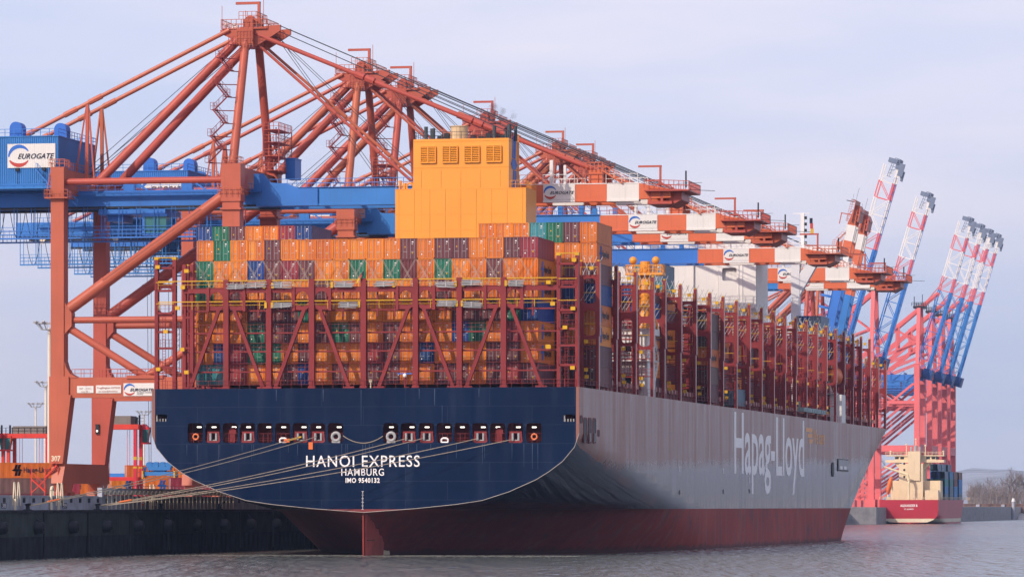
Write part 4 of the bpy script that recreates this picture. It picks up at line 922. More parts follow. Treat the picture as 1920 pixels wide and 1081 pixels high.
# ------------------------------------------------------------------ gantry cranes with box booms
QZ = 6.4; VR = -38.0
def crescent(mb, cx, cz, r0, a0, a1, wmax, y):
    n = 18; pr = None
    for i in range(n + 1):
        u = i / n; a = R(a0 + (a1 - a0) * u); wd = wmax * math.sin(math.pi * (.12 + .80 * u)) ; ri = r0 - wd
        p = ((cx + r0 * math.cos(a), y, cz + r0 * math.sin(a)), (cx + ri * math.cos(a), y, cz + ri * math.sin(a)))
        if pr: mb.face([pr[0], p[0], p[1], pr[1]])
        pr = p
def sign_mesh(w_, h_, ribs=False):
    "white panel with the terminal's arc emblem and slanted lettering; faces -y, centred at origin"
    mb = MB(); mb.mi = 0; mb.box(-w_ / 2, w_ / 2, 0, .08, -h_ / 2, h_ / 2)
    if ribs:
        k = int(w_ / .3)
        for i in range(k): x = -w_ / 2 + (i + .5) * w_ / k; mb.box(x - .05, x + .05, -.025, 0, -h_ / 2, h_ / 2)
    y = -.04; r = h_ * .47; cx = -w_ / 2 + r * 1.06
    mb.mi = 2; crescent(mb, cx, 0, r, 185, 25, r * .34, y)
    mb.mi = 3; crescent(mb, cx, 0, r, 205, 335, r * .34, y)
    mb.mi = 1; put_text(mb, "EUROGATE", w_ * .76, h_ * .22, XZ, (w_ * .10, y - .03, -h_ * .02), off=.012, shear=.35, th=.03, space=1.05)
    return mb.mesh("sign_panel", [M['sign'], M['ink'], M['lblue'], M['lred']])
SG_BOOM, SG_HOUSE, SG_LOW = sign_mesh(5.0, 2.2), sign_mesh(7.9, 3.8, True), sign_mesh(5.2, 2.6)
def rz_(z): return z - QZ
def crane_parts(boom_len=65.0, sx=33.0):
    P = {}
    def add(n, mb, mats, smooth=False): P.setdefault(n, []).append(mb.mesh(n, mats, smooth))
    cr, bl = M['crane'], M['blue']
    for x, wx in ((0, 2.8), (-28.3, 2.15)):
        for s in (-1, 1):
            y = s * 11.5; mb = MB(); g = 1 if x < 0 else -1
            mb.box(x - wx / 2, x + wx / 2, y - 1.15, y + 1.15, rz_(24.2), rz_(60.3)); mb.box(*sorted((x - g * wx / 2 - g * .25, x + g * 1.9)), y - 1.2, y + 1.2, rz_(23.9), rz_(27.3))
            # gusset at the joint of the braces, haunch at the portal
            xi = x + g * wx / 2
            mb.mesh_in(plate([(xi - g * .1, rz_(33.8)), (xi + g * 1.2, rz_(35.2)), (xi + g * 1.2, rz_(37.3)), (xi - g * .1, rz_(39.2))][::g], [], 1.9), Matrix.Translation((0, y, 0)) @ XZ)
            mb.mesh_in(plate([(xi - g * .1, rz_(27.1)), (xi + g * 2.2, rz_(27.1)), (xi + g * 1.0, rz_(27.7)), (xi + g * .4, rz_(28.6)), (xi - g * .1, rz_(30.2))][::g], [], 2.0), Matrix.Translation((0, y, 0)) @ XZ)
            xo = x - g * wx / 2 - g * .25
            a, b = sorted((xo, xo + g * 3.5)); c, d = sorted((xo, xo + g * 2.2)); mb.taper((c, d, y - 1.15, y + 1.15, rz_(13.6)), (a, b, y - 1.25, y + 1.25, rz_(23.9)))
            a2, b2 = sorted((xo, xo + g * 4.2)); mb.taper((a, b, y - 1.25, y + 1.25, rz_(23.9)), (a, a + 3.6 if g > 0 else b, y - 1.25, y + 1.25, rz_(24.4)))
            if x < 0: mb.box(x - 1.9, x + 1.9, y - 1.9, y + 1.9, rz_(55.3), rz_(55.5))
            else: mb.box(x - 1.7, x + 1.7, y - 1.5, y + 1.5, rz_(53.2), rz_(53.5)); mb.box(x - 1.6, x + 1.6, y - 1.35, y + 1.35, rz_(54.5), rz_(60.4))
            add("leg", mb, cr)
        mb = MB(); mb.taper((x - .9, x + .9, -13.0, 13.0, rz_(10.5)), (x - 1.1, x + 1.1, -11.9, 11.9, rz_(13.6))); add("sill_beam", mb, cr)
        for s in (-1, 1):
            mb = MB(); y = s * 9.3; mb.mi = 0
            mb.taper((x - .9, x + .9, y - 1.4, y + 1.4, rz_(9.0)), (x - 1.0, x + 1.0, y - 2.2, y + 2.2, rz_(10.5)))
            for k in (-2.1, 2.1): mb.taper((x - .85, x + .85, y + k - 1.8, y + k + 1.8, rz_(7.3)), (x - .85, x + .85, y + k - 1.0, y + k + 1.0, rz_(9.2)))
            mb.box(x - .55, x + .55, y - 2.4, y + 2.4, rz_(8.8), rz_(9.3)); mb.mi = 1
            for k in (-3.2, -2.3, -1.4, -.5, .5, 1.4, 2.3, 3.2): mb.tube((x - .35, y + k, rz_(6.95)), (x + .35, y + k, rz_(6.95)), .45, 10)
            add("bogie", mb, [cr, M['dark']])
        mb = MB(); mb.box(x - 1.0, x + 1.0, -10.3, 10.3, rz_(56.2), rz_(60.0)); add("cross_girder", mb, cr)
    for s in (-1, 1):
        y = s * 11.5
        mb = MB(); mb.box(-26.45, -1.85, y - .9, y + .9, rz_(23.95), rz_(27.15)); add("portal_beam", mb, cr)
        mb = MB(); mb.rail([(-26.0, y - .8, rz_(27.15)), (-2, y - .8, rz_(27.15))], 1.3, 1.5, .07); mb.rail([(-26.0, y + .8, rz_(27.15)), (-2, y + .8, rz_(27.15))], 1.3, 1.5, .07); add("portal_rail", mb, cr)
        mb = MB(); mb.tube((-27.3, y, rz_(58)), (-1.3, y, rz_(58)), .52, 14); add("tie_tube", mb, cr, True)
        mb = MB(); mb.tube((-1.2, y, rz_(55.6)), (-27.2, y, rz_(37.6)), .92, 14)
        for u in (.3, .45, .6, .75): p = Vector((-1.2, y, rz_(55.6))).lerp(Vector((-27.2, y, rz_(37.6))), u); mb.tube(p, p + Vector((-.16, 0, -.11)), .99, 14)
        a, b = Vector((-5, y - 1.0, rz_(53.4))), Vector((-21, y - 1.0, rz_(42.4))); mb.beam(a, b, .07); mb.beam(a + Vector((0, 0, -1.0)), b + Vector((0, 0, -1.0)), .05)
        add("diagonal_brace", mb, cr, True)
        mb = MB(); mb.tube((-27.2, y, rz_(36.2)), (-1.3, y, rz_(36.2)), .52, 12); mb.tube((-27.1, y, rz_(35.2)), (-13.9, y, rz_(27.1)), .62, 12); mb.tube((-1.2, y, rz_(35.2)), (-14.3, y, rz_(27.1)), .62, 12); mb.box(-17, -11, y - 1.1, y + 1.1, rz_(26.9), rz_(27.4)); add("lower_brace", mb, cr, True)
        mb = MB(); mb.tube((0, y, rz_(60.3)), (.1, s * 3.9, rz_(80.8)), .72, 14, .66); add("mast_leg", mb, cr, True)
        mb = MB(); mb.tube((-24.6, s * 5.2, rz_(57.6)), (-1.0, s * 3.3, rz_(81.0)), .72, 14); add("back_stay", mb, cr, True)
        mb = MB(); mb.tube((-54, s * 3.9, rz_(57.6)), (-2.6, s * 3.9, rz_(82.2)), .34, 10)
        for u in (.33, .47, .55): p = Vector((-54, s * 3.9, rz_(57.6))).lerp(Vector((-2.6, s * 3.9, rz_(82.2))), u); q = p + Vector((2.1, 0, 1.0)); mb.tube(p, q, .46, 8)
        add("tail_stay", mb, cr, True)
        mb = MB(); zt = 57.6 + (82.2 - 57.6) * (54 - 26.0) / 51.4; mb.beam((-26.0, s * 4.2, rz_(58)), (-26.0, s * 3.9, rz_(zt)), .5); mb.beam((-28.0, s * 4.6, rz_(58)), (-26.2, s * 3.9, rz_(zt - .6)), .25); mb.beam((-24.6, s * 4.6, rz_(58)), (-25.8, s * 3.9, rz_(zt - .8)), .25); add("stay_post", mb, cr)
        mb = MB(); mb.tube((0, s * 2.6, rz_(58.2)), (0, s * 2.6, rz_(58.3)), .2, 6)
        # back girder
        mb = MB(); y = s * 3.9; mb.box(-62, 3.8, y - .65, y + .65, rz_(54.5), rz_(57.0)); mb.mi = 1; mb.box(-62, 3.8, y - .75, y + .75, rz_(54.2), rz_(54.5)); add("girder", mb, [bl, M['dark']])
    # mast head
    mb = MB(); mb.box(-1.3, 1.3, -4.6, 4.6, rz_(79.9), rz_(82.3)); mb.box(-1.0, 1.2, -3.4, 3.4, rz_(82.3), rz_(82.7)); mb.box(-.6, 1.0, -3.2, 3.2, rz_(82.6), rz_(83.9))
    for s in (-1, 1):
        mb.mesh_in(plate([(1.3, rz_(79.4)), (5.6, rz_(82.0)), (5.6, rz_(82.9)), (1.3, rz_(82.6))], [], .5), Matrix.Translation((0, s * 3.2, 0)) @ XZ); mb.mesh_in(plate([(-1.4, rz_(80.3)), (-1.4, rz_(82.2)), (-4.2, rz_(82.2)), (-4.0, rz_(81.6))], [], .4), Matrix.Translation((0, s * 3.6, 0)) @ XZ); mb.tube((.3, s * 2.2, rz_(83.6)), (.3, s * 2.2 + .5, rz_(83.6)), 1.0, 14)
    mb.box(-4.0, 3.4, -3.8, 3.8, rz_(82.3), rz_(82.45)); mb.box(1.0, 1.4, -.3, .3, rz_(83.5), rz_(87.0)); mb.box(-2.6, 1.4, -.2, .2, rz_(86.6), rz_(87.0)); mb.beam((-1.0, 0, rz_(83.6)), (-1.0, 0, rz_(85.6)), .1); mb.beam((1.0, 3.5, rz_(82.5)), (1.0, 3.5, rz_(88)), .08); mb.beam((-3.8, -4, rz_(82.5)), (-3.8, -4, rz_(86)), .07)
    add("mast_head", mb, cr)
    mb = MB(); mb.rail([(-4.0, -3.8, rz_(82.45)), (3.4, -3.8, rz_(82.45)), (3.4, 3.8, rz_(82.45)), (-4.0, 3.8, rz_(82.45)), (-4.0, -3.8, rz_(82.45))], 1.4, .8, .09); mb.rail([(-1.2, -3.4, rz_(83.9)), (1.6, -3.4, rz_(83.9)), (1.6, 3.4, rz_(83.9)), (-1.2, 3.4, rz_(83.9))], 1.2, .8, .08)
    for z in (79.2, 80.4, 81.5): mb.rail([(-1.6, -5.4, rz_(z)), (1.6, -5.4, rz_(z))], .9, .5, .07)
    mb.mi = 1; mb.ball((-3.3, -3.2, rz_(83.1)), .4); mb.ball((-2.0, -3.2, rz_(83.1)), .3); mb.box(-3.9, -2.9, 2, 3, rz_(82.5), rz_(83.6)); add("head_rail", mb, [cr, M['white']])
    # stair tower up the near mast leg
    mb = MB(); n = 9; pv = None
    for i in range(n + 1):
        z = 60.6 + i * 2.12; yy = -11.5 + 7.6 * (z - 60.3) / 20.5 - 1.7; x = (-3.4, -1.5)[i % 2]
        mb.box(x - .55, x + .55, yy - .5, yy + .5, rz_(z - .06), rz_(z)); mb.rail([(x - .55, yy - .5, rz_(z)), (x + .55, yy - .5, rz_(z))], 1.1, .55, .06); mb.beam((x, yy + .3, rz_(z - .1)), (-.2, yy + 1.7, rz_(z - .1)), .14)
        if pv: mb.stair(pv, (x, yy, rz_(z)), .9, 8)
        pv = Vector((x, yy, rz_(z)))
    add("stair_tower", mb, M['lashd'])
    # platforms beside the far mast leg
    mb = MB()
    for z in (60.5, 62.8, 65.0, 67.0):
        mb.box(1.0, 3.6, 3.2, 11.5, rz_(z - .1), rz_(z)); mb.rail([(1.0, 3.2, rz_(z)), (3.6, 3.2, rz_(z)), (3.6, 11.5, rz_(z))], 1.1, .9, .08)
    for x in (1.0, 3.6):
        for y in (3.2, 7, 11.5): mb.beam((x, y, rz_(60.2)), (x, y, rz_(68)), .14)
    mb.stair((1.3, 5, rz_(60.5)), (1.3, 9, rz_(62.8))); mb.stair((2.5, 9, rz_(62.8)), (2.5, 5, rz_(65)))
    add("access_platform", mb, cr)
    mb = MB(); mb.box(3.4, 5.0, 8.2, 12.2, rz_(59.4), rz_(62.6)); mb.box(3.3, 5.1, 8.1, 12.3, rz_(62.6), rz_(62.75)); add("electrical_cabin", mb, bl)
    # leg head platforms
    mb = MB()
    for x in (-28.3, 0):
        for z, e in ((55.5, 1.9), (60.35, 1.3)): mb.rail([(x - e, -11.5 - e, rz_(z)), (x + e, -11.5 - e, rz_(z)), (x + e, -11.5 + e, rz_(z)), (x - e, -11.5 + e, rz_(z)), (x - e, -11.5 - e, rz_(z))], 1.15, .9, .08)
    mb.stair((-29.6, -12.9, rz_(55.5)), (-29.6, -10.4, rz_(60.2)), .7); mb.rail([(-1.2, -10, rz_(60.1)), (-1.2, 10, rz_(60.1))], 1.1, 1.2, .07); mb.rail([(-27.2, -10, rz_(60.1)), (-27.2, 10, rz_(60.1))], 1.1, 1.2, .07); add("leg_platform", mb, cr)
    mb = MB()
    for dx in (-.5, .5):
        for dy in (-.5, .5): mb.beam((-15.5 + dx, 11.5 + dy, rz_(27.2)), (-15.5 + dx, 11.5 + dy, rz_(37)), .1)
    for k in range(11): z = 27.6 + k * .9; mb.beam((-16, 11, rz_(z)), (-15, 11, rz_(z)), .07); mb.beam((-16, 11, rz_(z)), (-15, 11, rz_(z + .9)), .06); mb.beam((-16, 12, rz_(z)), (-16, 11, rz_(z)), .07)
    add("ladder_cage", mb, M['steel'])
    # machinery house
    hs = []
    mb = MB(); x0, x1, y0, y1, z0, z1 = -46.5, -28.9, -10.2, 10.2, rz_(57.9), rz_(65.3); mb.box(x0 + .1, x1 - .1, y0 + .1, y1 - .1, z0, z1)
    k = 50
    for i in range(k): x = x0 + (x1 - x0) * (i + .5) / k; mb.box(x - .09, x + .09, y0, y0 + .1, z0, z1)
    for i in range(60): y = y0 + (y1 - y0) * (i + .5) / 60; mb.box(x1 - .1, x1, y - .085, y + .085, z0, z1)
    mb.box(x0 - .1, x1 + .1, y0 - .1, y1 + .1, z1, z1 + .15); mb.box(x0, x1, y0 - .1, y1 + .1, z0 - .7, z0); mb.box(x0, x1 + .4, y0 - 1.1, y1 + 1.1, z0 - .85, z0 - .7)
    house = mb.mesh("machinery_house", bl)
    sub = {}
    mb = MB(); mb.rail([(x0, y0, z1 + .15), (x1, y0, z1 + .15), (x1, y1, z1 + .15), (x0, y1, z1 + .15)], 1.1, 1.5, .08); mb.rail([(x0, y0 - 1.0, z0 - .7), (x1 + .4, y0 - 1.0, z0 - .7), (x1 + .4, y1 + 1, z0 - .7)], 1.1, 1.6, .06); hs.append(("house_rail", mb.mesh("house_rail", bl), (0, 0, 0)))
    for (cx, cy) in ((-27.0 - 3.0, -4.5), (-36.2, -8.2)):
        mb = MB(); n = 12; w_, r = 2.4, 1.0
        pts = [(cx - r, z1)] + [(cx + r * math.cos(R(180 - 180 * i / n)), z1 + 1.5 + r * math.sin(R(180 - 180 * i / n))) for i in range(n + 1)] + [(cx + r, z1)]
        b = [(p[0], cy - w_ / 2, p[1]) for p in pts]; c = [(p[0], cy + w_ / 2, p[1]) for p in pts]; mb.face(b); mb.face(c[::-1])
        for i in range(len(pts) - 1): mb.face([b[i], c[i], c[i + 1], b[i + 1]])
        hs.append(("roof_vent", mb.mesh("roof_vent", M['lblue']), (0, 0, 0)))
    hs.append(("sign_panel", SG_HOUSE, (-33.3, y0 - .1, rz_(62.3))))
    mb = MB()
    for x in (-39.2, -35.6, -31.2): mb.box(x - .3, x + .3, y0 - .4, y0, z0 + 2.0, z0 + 2.5); mb.beam((x, y0 - .2, z0), (x, y0 - .2, z0 + 2), .06)
    mb.box(x1, x1 + .06, -9, -8, z0, z0 + 2); hs.append(("house_lamp", mb.mesh("house_lamp", M['dark']), (0, 0, 0)))
    mb = MB(); mb.stair((x1 + .5, -10.8, z0 - .7), (x1 + 3.2, -10.8, z0 - 3.6), .8); mb.stair((x1 - .8, -10.8, z0 - .7), (x1 - 3.4, -10.8, z0 + 2.2), .8); hs.append(("house_stair", mb.mesh("house_stair", bl), (0, 0, 0)))
    # walkway and fittings along the back girder
    mb = MB()
    for s in (-1, 1):
        mb.box(-58, 3, s * 5.5 - .5, s * 5.5 + .5, rz_(56.4), rz_(56.5)); mb.rail([(-58, s * 5.95, rz_(56.5)), (3, s * 5.95, rz_(56.5))], 1.2, 1.5, .07)
    for x in (-9.5, -19): mb.box(x - .9, x + .9, -4.4, -3.4, rz_(57), rz_(58.6)); mb.beam((x + 3, -4, rz_(57)), (x, -4, rz_(59)), .25)
    mb.mesh_in(plate([(2, rz_(54.2)), (12, rz_(54.2)), (12, rz_(56.9)), (9, rz_(56.9)), (7.4, rz_(57.6)), (4.4, rz_(57.9)), (3.2, rz_(59.3)), (1.6, rz_(59.3)), (1.6, rz_(57))], [], .25), Matrix.Translation((0, -4.75, 0)) @ XZ)
    add("girder_walkway", mb, bl)
    # festoon hangers and service walkway below
    mb = MB(); x = -61.0
    while x < -2:
        for y in (-5.2, 5.2):
            mb.beam((x, y, rz_(54.3)), (x, y, rz_(49.6)), .11); mb.beam((x + .6, y, rz_(54.3)), (x + .6, y, rz_(49.6)), .08)
        x += 2.9
    for y in (-5.2, 5.2):
        for z in (49.6, 50.1, 50.7, 51.3): mb.beam((-61, y, rz_(z)), (-2, y, rz_(z)), .08)
        mb.box(-61, -2, y - .4, y + .4, rz_(49.4), rz_(49.55)); mb.rail([(-61, y, rz_(49.55)), (-2, y, rz_(49.55))], 1.3, .75, .055)
    add("service_walkway", mb, bl)
    mb = MB(); x = -60.0
    while x < -24:
        pts = [(x + 2.6 * u, -4.8, rz_(54.1 - 4.6 * 4 * u * (1 - u))) for u in [i / 8 for i in range(9)]]; mb.path(pts, .06, 5); x += 2.6 if int(x) % 3 else 3.4
    add("cable_loops", mb, M['ropeD'])
    # trolley with driver's cab
    tr = MB(); tr.box(-24, -13, -4.5, 4.5, rz_(53.2), rz_(54.0)); tr.box(-23, -20.5, -3, 3, rz_(52.2), rz_(53.3))
    tr.box(-16.6, -16.2, -5.1, -1.6, rz_(50.0), rz_(53.2)); tr.box(-16.6, -12.5, -5.1, -1.6, rz_(49.8), rz_(50.1)); tr.box(-16.6, -12.5, -5.1, -1.6, rz_(52.8), rz_(53.2))
    add("trolley", tr, bl)
    mb = MB(); mb.box(-16.2, -12.7, -4.95, -1.75, rz_(50.1), rz_(52.8)); add("driver_cab", mb, M['glass'])
    mb = MB()
    for x in (-57, -43.5, -30): mb.mesh_in(plate([(x - .6, rz_(54.1)), (x - .25, rz_(53.2)), (x + .25, rz_(53.2)), (x + .6, rz_(54.1))], [], .3), Matrix.Translation((0, -4.9, 0)) @ XZ)
    add("girder_marker", mb, M['cream'])
    # wire ropes from the head to the house
    mb = MB()
    for s in (-1, 1):
        mb.tube((-2, s * 1.2, rz_(81.2)), (-28, s * 2.0, rz_(59.5)), .05, 4); mb.tube((-1.2, s * .5, rz_(80.0)), (-29, s * 1.0, rz_(58)), .05, 4)
    add("tail_wire", mb, M['ropeD'])
    return P, house, hs
def boom_mesh(sx, Lb, solid=True):
    "hinge-local boom: blue root, then red and white bands, tapered head; two box girders"
    mb = MB(); q = [(0, sx, 3)]; x = sx
    for mi in (0, 1, 0, 2): q.append((x, x + 5.05, 1 if mi == 1 else (2 if mi == 2 else 0))); x += 5.05
    for s in (-1, 1):
        y = s * 3.9
        for a, b, mi in q:
            mb.mi = mi; mb.box(a, b, y - .65, y + .65, -2.5, 0); mb.box(a, b, y - .78, y + .78, -2.8, -2.5)
        mb.mi = 0; mb.hexa([(x, y - .65, -2.5), (x + 5, y - .65, -2.3), (x + 5, y + .65, -2.3), (x, y + .65, -2.5), (x, y - .65, 0), (x + 5, y - .65, -1.0), (x + 5, y + .65, -1.0), (x, y + .65, 0)])
    mb.mi = 3; k = 0
    while k * 6 < x:
        mb.mi = 3 if k * 6 < sx else 0; mb.box(k * 6, k * 6 + .5, -3.3, 3.3, -.9, -.4); k += 1
    mb.mi = 0; mb.box(x + 4.2, x + 5.2, -3.9, 3.9, -2.4, -1.0)
    return mb.mesh("boom", [M['boomred'], M['white'], M['sign'], M['blue']]), x
def boom_parts(sx, x):
    out = []
    mb = MB()
    for s in (-1, 1):
        mb.box(0, sx, s * 4.4 - .4, s * 4.4 + .4, .02, .1); mb.rail([(0, s * 4.75, .1), (sx, s * 4.75, .1)], 1.3, 1.6, .08)
    for xx in (sx - 7, sx - 3.3): mb.box(xx - .4, xx + .4, -4.4, -3.6, 0, 3.4)
    out.append(("boom_walkway", mb.mesh("boom_walkway", M['blue'])))
    mb = MB(); mb.mi = 0
    for s in (-1, 1):
        mb.rail([(sx, s * 4.5, 0), (sx + 5, s * 4.5, 0)], 1.5, 1.2, .08); mb.rail([(sx + 10, s * 4.5, 0), (sx + 15, s * 4.5, 0)], 1.5, 1.2, .08)
    mb.mi = 1
    for s in (-1, 1):
        mb.rail([(sx + 5, s * 4.5, 0), (sx + 10, s * 4.5, 0)], 1.5, 1.2, .08); mb.rail([(sx + 15, s * 4.5, 0), (sx + 20, s * 4.5, 0)], 1.5, 1.2, .08)
    mb.box(sx + 6.0, sx + 6.5, -4.2, -3.6, 0, 3.8); mb.box(sx + 8.2, sx + 8.6, -4.2, -3.6, 0, 3.0); mb.box(sx, sx + 20, -4.6, -4.56, -.06, .06)
    out.append(("boom_rail", mb.mesh("boom_rail", [M['crane'], M['white']])))
    # stay anchorage
    mb = MB(); xa = sx + 12.2
    for s in (-1, 1): mb.box(xa, xa + 2.2, s * 3.9 - .5, s * 3.9 + .5, 0, 2.0); mb.stair((xa + 2.3, s * 4.4, 2.0), (xa + 5.4, s * 4.4, 0), .9)
    mb.box(xa, xa + 2.2, -4.4, 4.4, 2.0, 2.15); mb.rail([(xa - .3, -4.8, 2.1), (xa + 2.3, -4.8, 2.1)], 1.2, .6, .1); mb.rail([(xa - .3, 4.8, 2.1), (xa + 2.3, 4.8, 2.1)], 1.2, .6, .1)
    out.append(("stay_anchor", mb.mesh("stay_anchor", M['boomred']))); mb = MB()
    mb.box(sx + 19.9, sx + 23.6, -3.6, -3.4, 2.5, 2.8); mb.box(sx + 23.25, sx + 23.55, -3.7, -3.3, -.5, 2.8); out.append(("boom_davit", mb.mesh("stay_anchor", M['crane'])))
    # head platforms
    mb = MB(); h = x
    mb.box(h + 1, h + 8.0, -5.6, 5.6, -1.35, -1.15); mb.rail([(h + 1, -5.6, -.8), (h + 8, -5.6, -1.15), (h + 8, 5.6, -1.15), (h + 1, 5.6, -.8)], 1.3, .8, .1)
    mb.mesh_in(plate([(h + 4.6, -3.6), (h + 6.6, -2.6), (h + 6.6, -1.2), (h + 4.6, -1.2)], [], 7.6), Matrix.Translation((0, 0, 0)) @ XZ)
    mb.box(h + 1.4, h + 5.2, -4.8, 4.8, -3.3, -2.85)
    for s in (-1, 1):
        mb.box(h + 3.4, h + 3.8, s * 4.4 - .2, s * 4.4 + .2, -3.3, -1.2); mb.box(h + 1.6, h + 1.9, s * 4.4 - .2, s * 4.4 + .2, -3.3, -1.2); mb.beam((h + 1.0, s * 4.6, .3), (h + 3.2, s * 4.6, .3), .16); mb.beam((h + 3.2, s * 4.6, .3), (h + 4.8, s * 4.6, -.9), .16)
    mb.mi = 1; mb.tube((h + 7.4, -4.6, -.8), (h + 7.4, -4.6, 1.8), .13, 6); mb.beam((h + 8, -5, -1.2), (h + 12, -5, -1.4), .08); mb.beam((h + 6, -5, -.2), (h + 10, -5, -.1), .06)
    out.append(("boom_head", mb.mesh("boom_head", [M['crane'], M['dark']])))
    return out
SX = 39.2
PARTS, HOUSE, HOUSE_KIDS = crane_parts()
BOOM, BX = boom_mesh(SX, 65); BKIDS = boom_parts(SX, BX)
HX = 3.9; HZ = 57.0
def stays():
    P = []
    a = SX + HX + 12.2
    for s in (-1, 1):
        mb = MB(); p, q = Vector((1.4, s * 3.2, rz_(81.6))), Vector((a + .8, s * 3.9, rz_(HZ + 2.2))); mb.tube(p, q, .36, 10)
        for u in (.30, .33, .62, .65): c = p.lerp(q, u); mb.tube(c, p.lerp(q, u + .025), .62, 8)
        P.append(mb.mesh("fore_stay", M['crane'], True))
        mb = MB(); p, q = Vector((1.2, s * 2.8, rz_(80.4))), Vector((27.5, s * 3.9, rz_(HZ + .4))); mb.tube(p, q, .24, 10)
        for u in (.45, .48, .75): c = p.lerp(q, u); mb.tube(c, p.lerp(q, u + .03), .36, 8)
        P.append(mb.mesh("inner_stay", M['crane'], True))
    mb = MB()
    for s in (-1, 1):
        for k in range(3):
            mb.tube((5.6, s * 3.2 + k * .25 * s, rz_(82.7)), (a + 2.5, s * 3.6, rz_(HZ + 3.0)), .07, 4)
        mb.tube((5.0, s * 2.6, rz_(82.0)), (SX + 22, s * 3.0, rz_(HZ)), .05, 4); mb.tube((4.0, s * 1.6, rz_(81.4)), (30, s * 2.0, rz_(HZ)), .045, 4); mb.tube((4.2, s * 1.2, rz_(81.4)), (22, s * 1.6, rz_(HZ)), .045, 4)
    P.append(mb.mesh("boom_wire", M['ropeD'])); return P
STAYS = stays()
def gantry(v, t, label, group, angle=0.0, boom=None, bk=None, z0=QZ, loc=None, sign=True, num=None):
    root = thing("gantry_crane", label, "gantry crane", loc or L(v, t, z0), -TH, group)
    for nm, ms in PARTS.items():
        for me in ms: link(nm, me, root)
    h = link("machinery_house", HOUSE, root)
    for nm, me, lc in HOUSE_KIDS: o = link(nm, me, h); o.location = lc
    b = link("boom", boom or BOOM, root); b.location = (HX, 0, rz_(HZ)); b.rotation_euler = (0, -R(angle), 0)
    for nm, me in (bk if bk is not None else BKIDS): link(nm, me, b)
    if sign: o = link("sign_panel", SG_BOOM, b); o.location = (SX + 7.575, -4.64, -1.28)
    if angle == 0:
        for me in STAYS: link(me.name.split(".")[0], me, root)
    return root
GC = "gantry cranes with lowered striped booms"
CR = []
CT = [82.4, 158.0, 190.5, 263.0, 336.5, 371.5]
CLB = ["tall terracotta gantry crane numbered 307 with a white sign on its blue house",
       "terracotta gantry crane directly behind the numbered one, mast second in the row",
       "terracotta gantry crane third in the row, mast on the port side of the funnel",
       "terracotta gantry crane whose mast head rises above the orange funnel's exhaust pipes",
       "terracotta gantry crane fifth in the row, taller of two close mast heads past the funnel",
       "terracotta gantry crane sixth in the row, last one with a lowered boom"]
for i, t in enumerate(CT): CR.append(gantry(VR, t, CLB[i], GC))
# number and boards on the first crane
c1 = CR[0]
mb = MB(); put_text(mb, "307", 1.5, .9, XZ, (-28.5, -12.68, rz_(14.4)), off=.03, th=.03); mb.build("leg_number", M['cream'], c1)
mb = MB(); mb.mi = 0; mb.box(-25.1, -22.4, -12.5, -12.42, rz_(24.7), rz_(25.8)); mb.mi = 1
put_text(mb, "307 - 110 t", 2.0, .3, XZ, (-23.75, -12.53, rz_(25.4)), th=.02); put_text(mb, "max 65 t", 1.4, .25, XZ, (-23.75, -12.53, rz_(24.95)), th=.02)
mb.build("small_board", [M['sign'], paint("faded lettering", (.5, .33, .26), .6)], c1)
mb = MB(); mb.mi = 0; mb.box(-22.0, -17.9, -12.5, -12.42, rz_(24.65), rz_(25.9)); mb.mi = 1
put_text(mb, "Tragfähigkeit 65/75/95", 3.8, .38, XZ, (-19.95, -12.53, rz_(25.45)), th=.02); put_text(mb, "t am Lastaufnahmemittel", 3.2, .22, XZ, (-20.1, -12.53, rz_(24.95)), th=.02)
mb.build("load_board", [M['sign'], paint("faded red lettering", (.45, .16, .12), .6)], c1)
o = link("sign_panel", sign_mesh(5.0, 2.0), c1); o.location = (-15.0, -12.5, rz_(25.2))
mb = MB(); put_text(mb, "Container Terminal", 2.4, .2, XZ, (-14.1, -12.56, rz_(24.75)), th=.02); put_text(mb, "Hamburg", 1.0, .2, XZ, (-14.8, -12.56, rz_(24.45)), th=.02); mb.build("sign_subtitle", M['ink'], c1)
mb = MB(); mb.mi = 0; mb.box(-28.9, -28.3, 10.0, 10.25, rz_(18.6), rz_(20.2)); mb.mi = 1; mb.ball((-28.6, 9.95, rz_(19.1)), .15); mb.build("signal_lamp", [M['dark'], M['lamp']], c1)
mb = MB()
for k in range(3): z = 7.0 + k * 2.2; mb.stair((-30.2, -12.5, rz_(z)), (-32.4, -12.5, rz_(z + 1.9)) if k % 2 else (-28.4, -12.5, rz_(z + 1.9)), .8)
for x in (-32.6, -30.4, -28.2): mb.beam((x, -12.5, rz_(6.4)), (x, -12.5, rz_(13)), .12)
mb.beam((-32.6, -12.5, rz_(9)), (-28.2, -12.5, rz_(13)), .12); mb.box(-32.6, -28, -13, -12, rz_(6.4), rz_(7.2)); mb.build("base_stair", M['signal'], c1)
# two cranes with raised box booms
RB, RX = boom_mesh(20, 45); RK = boom_parts(20, RX)
for px, Y, lb in ((1541, 1452, "far gantry crane with solid striped box boom raised, higher one of a pair"), (1559, 1500, "far gantry crane with solid striped box boom raised, lower one of a pair")):
    X = at(px, Y); gantry(0, 0, lb, "far cranes with raised box booms", 77.5, RB, RK, loc=(X - HX * C_, Y + HX * S_, QZ), sign=False)
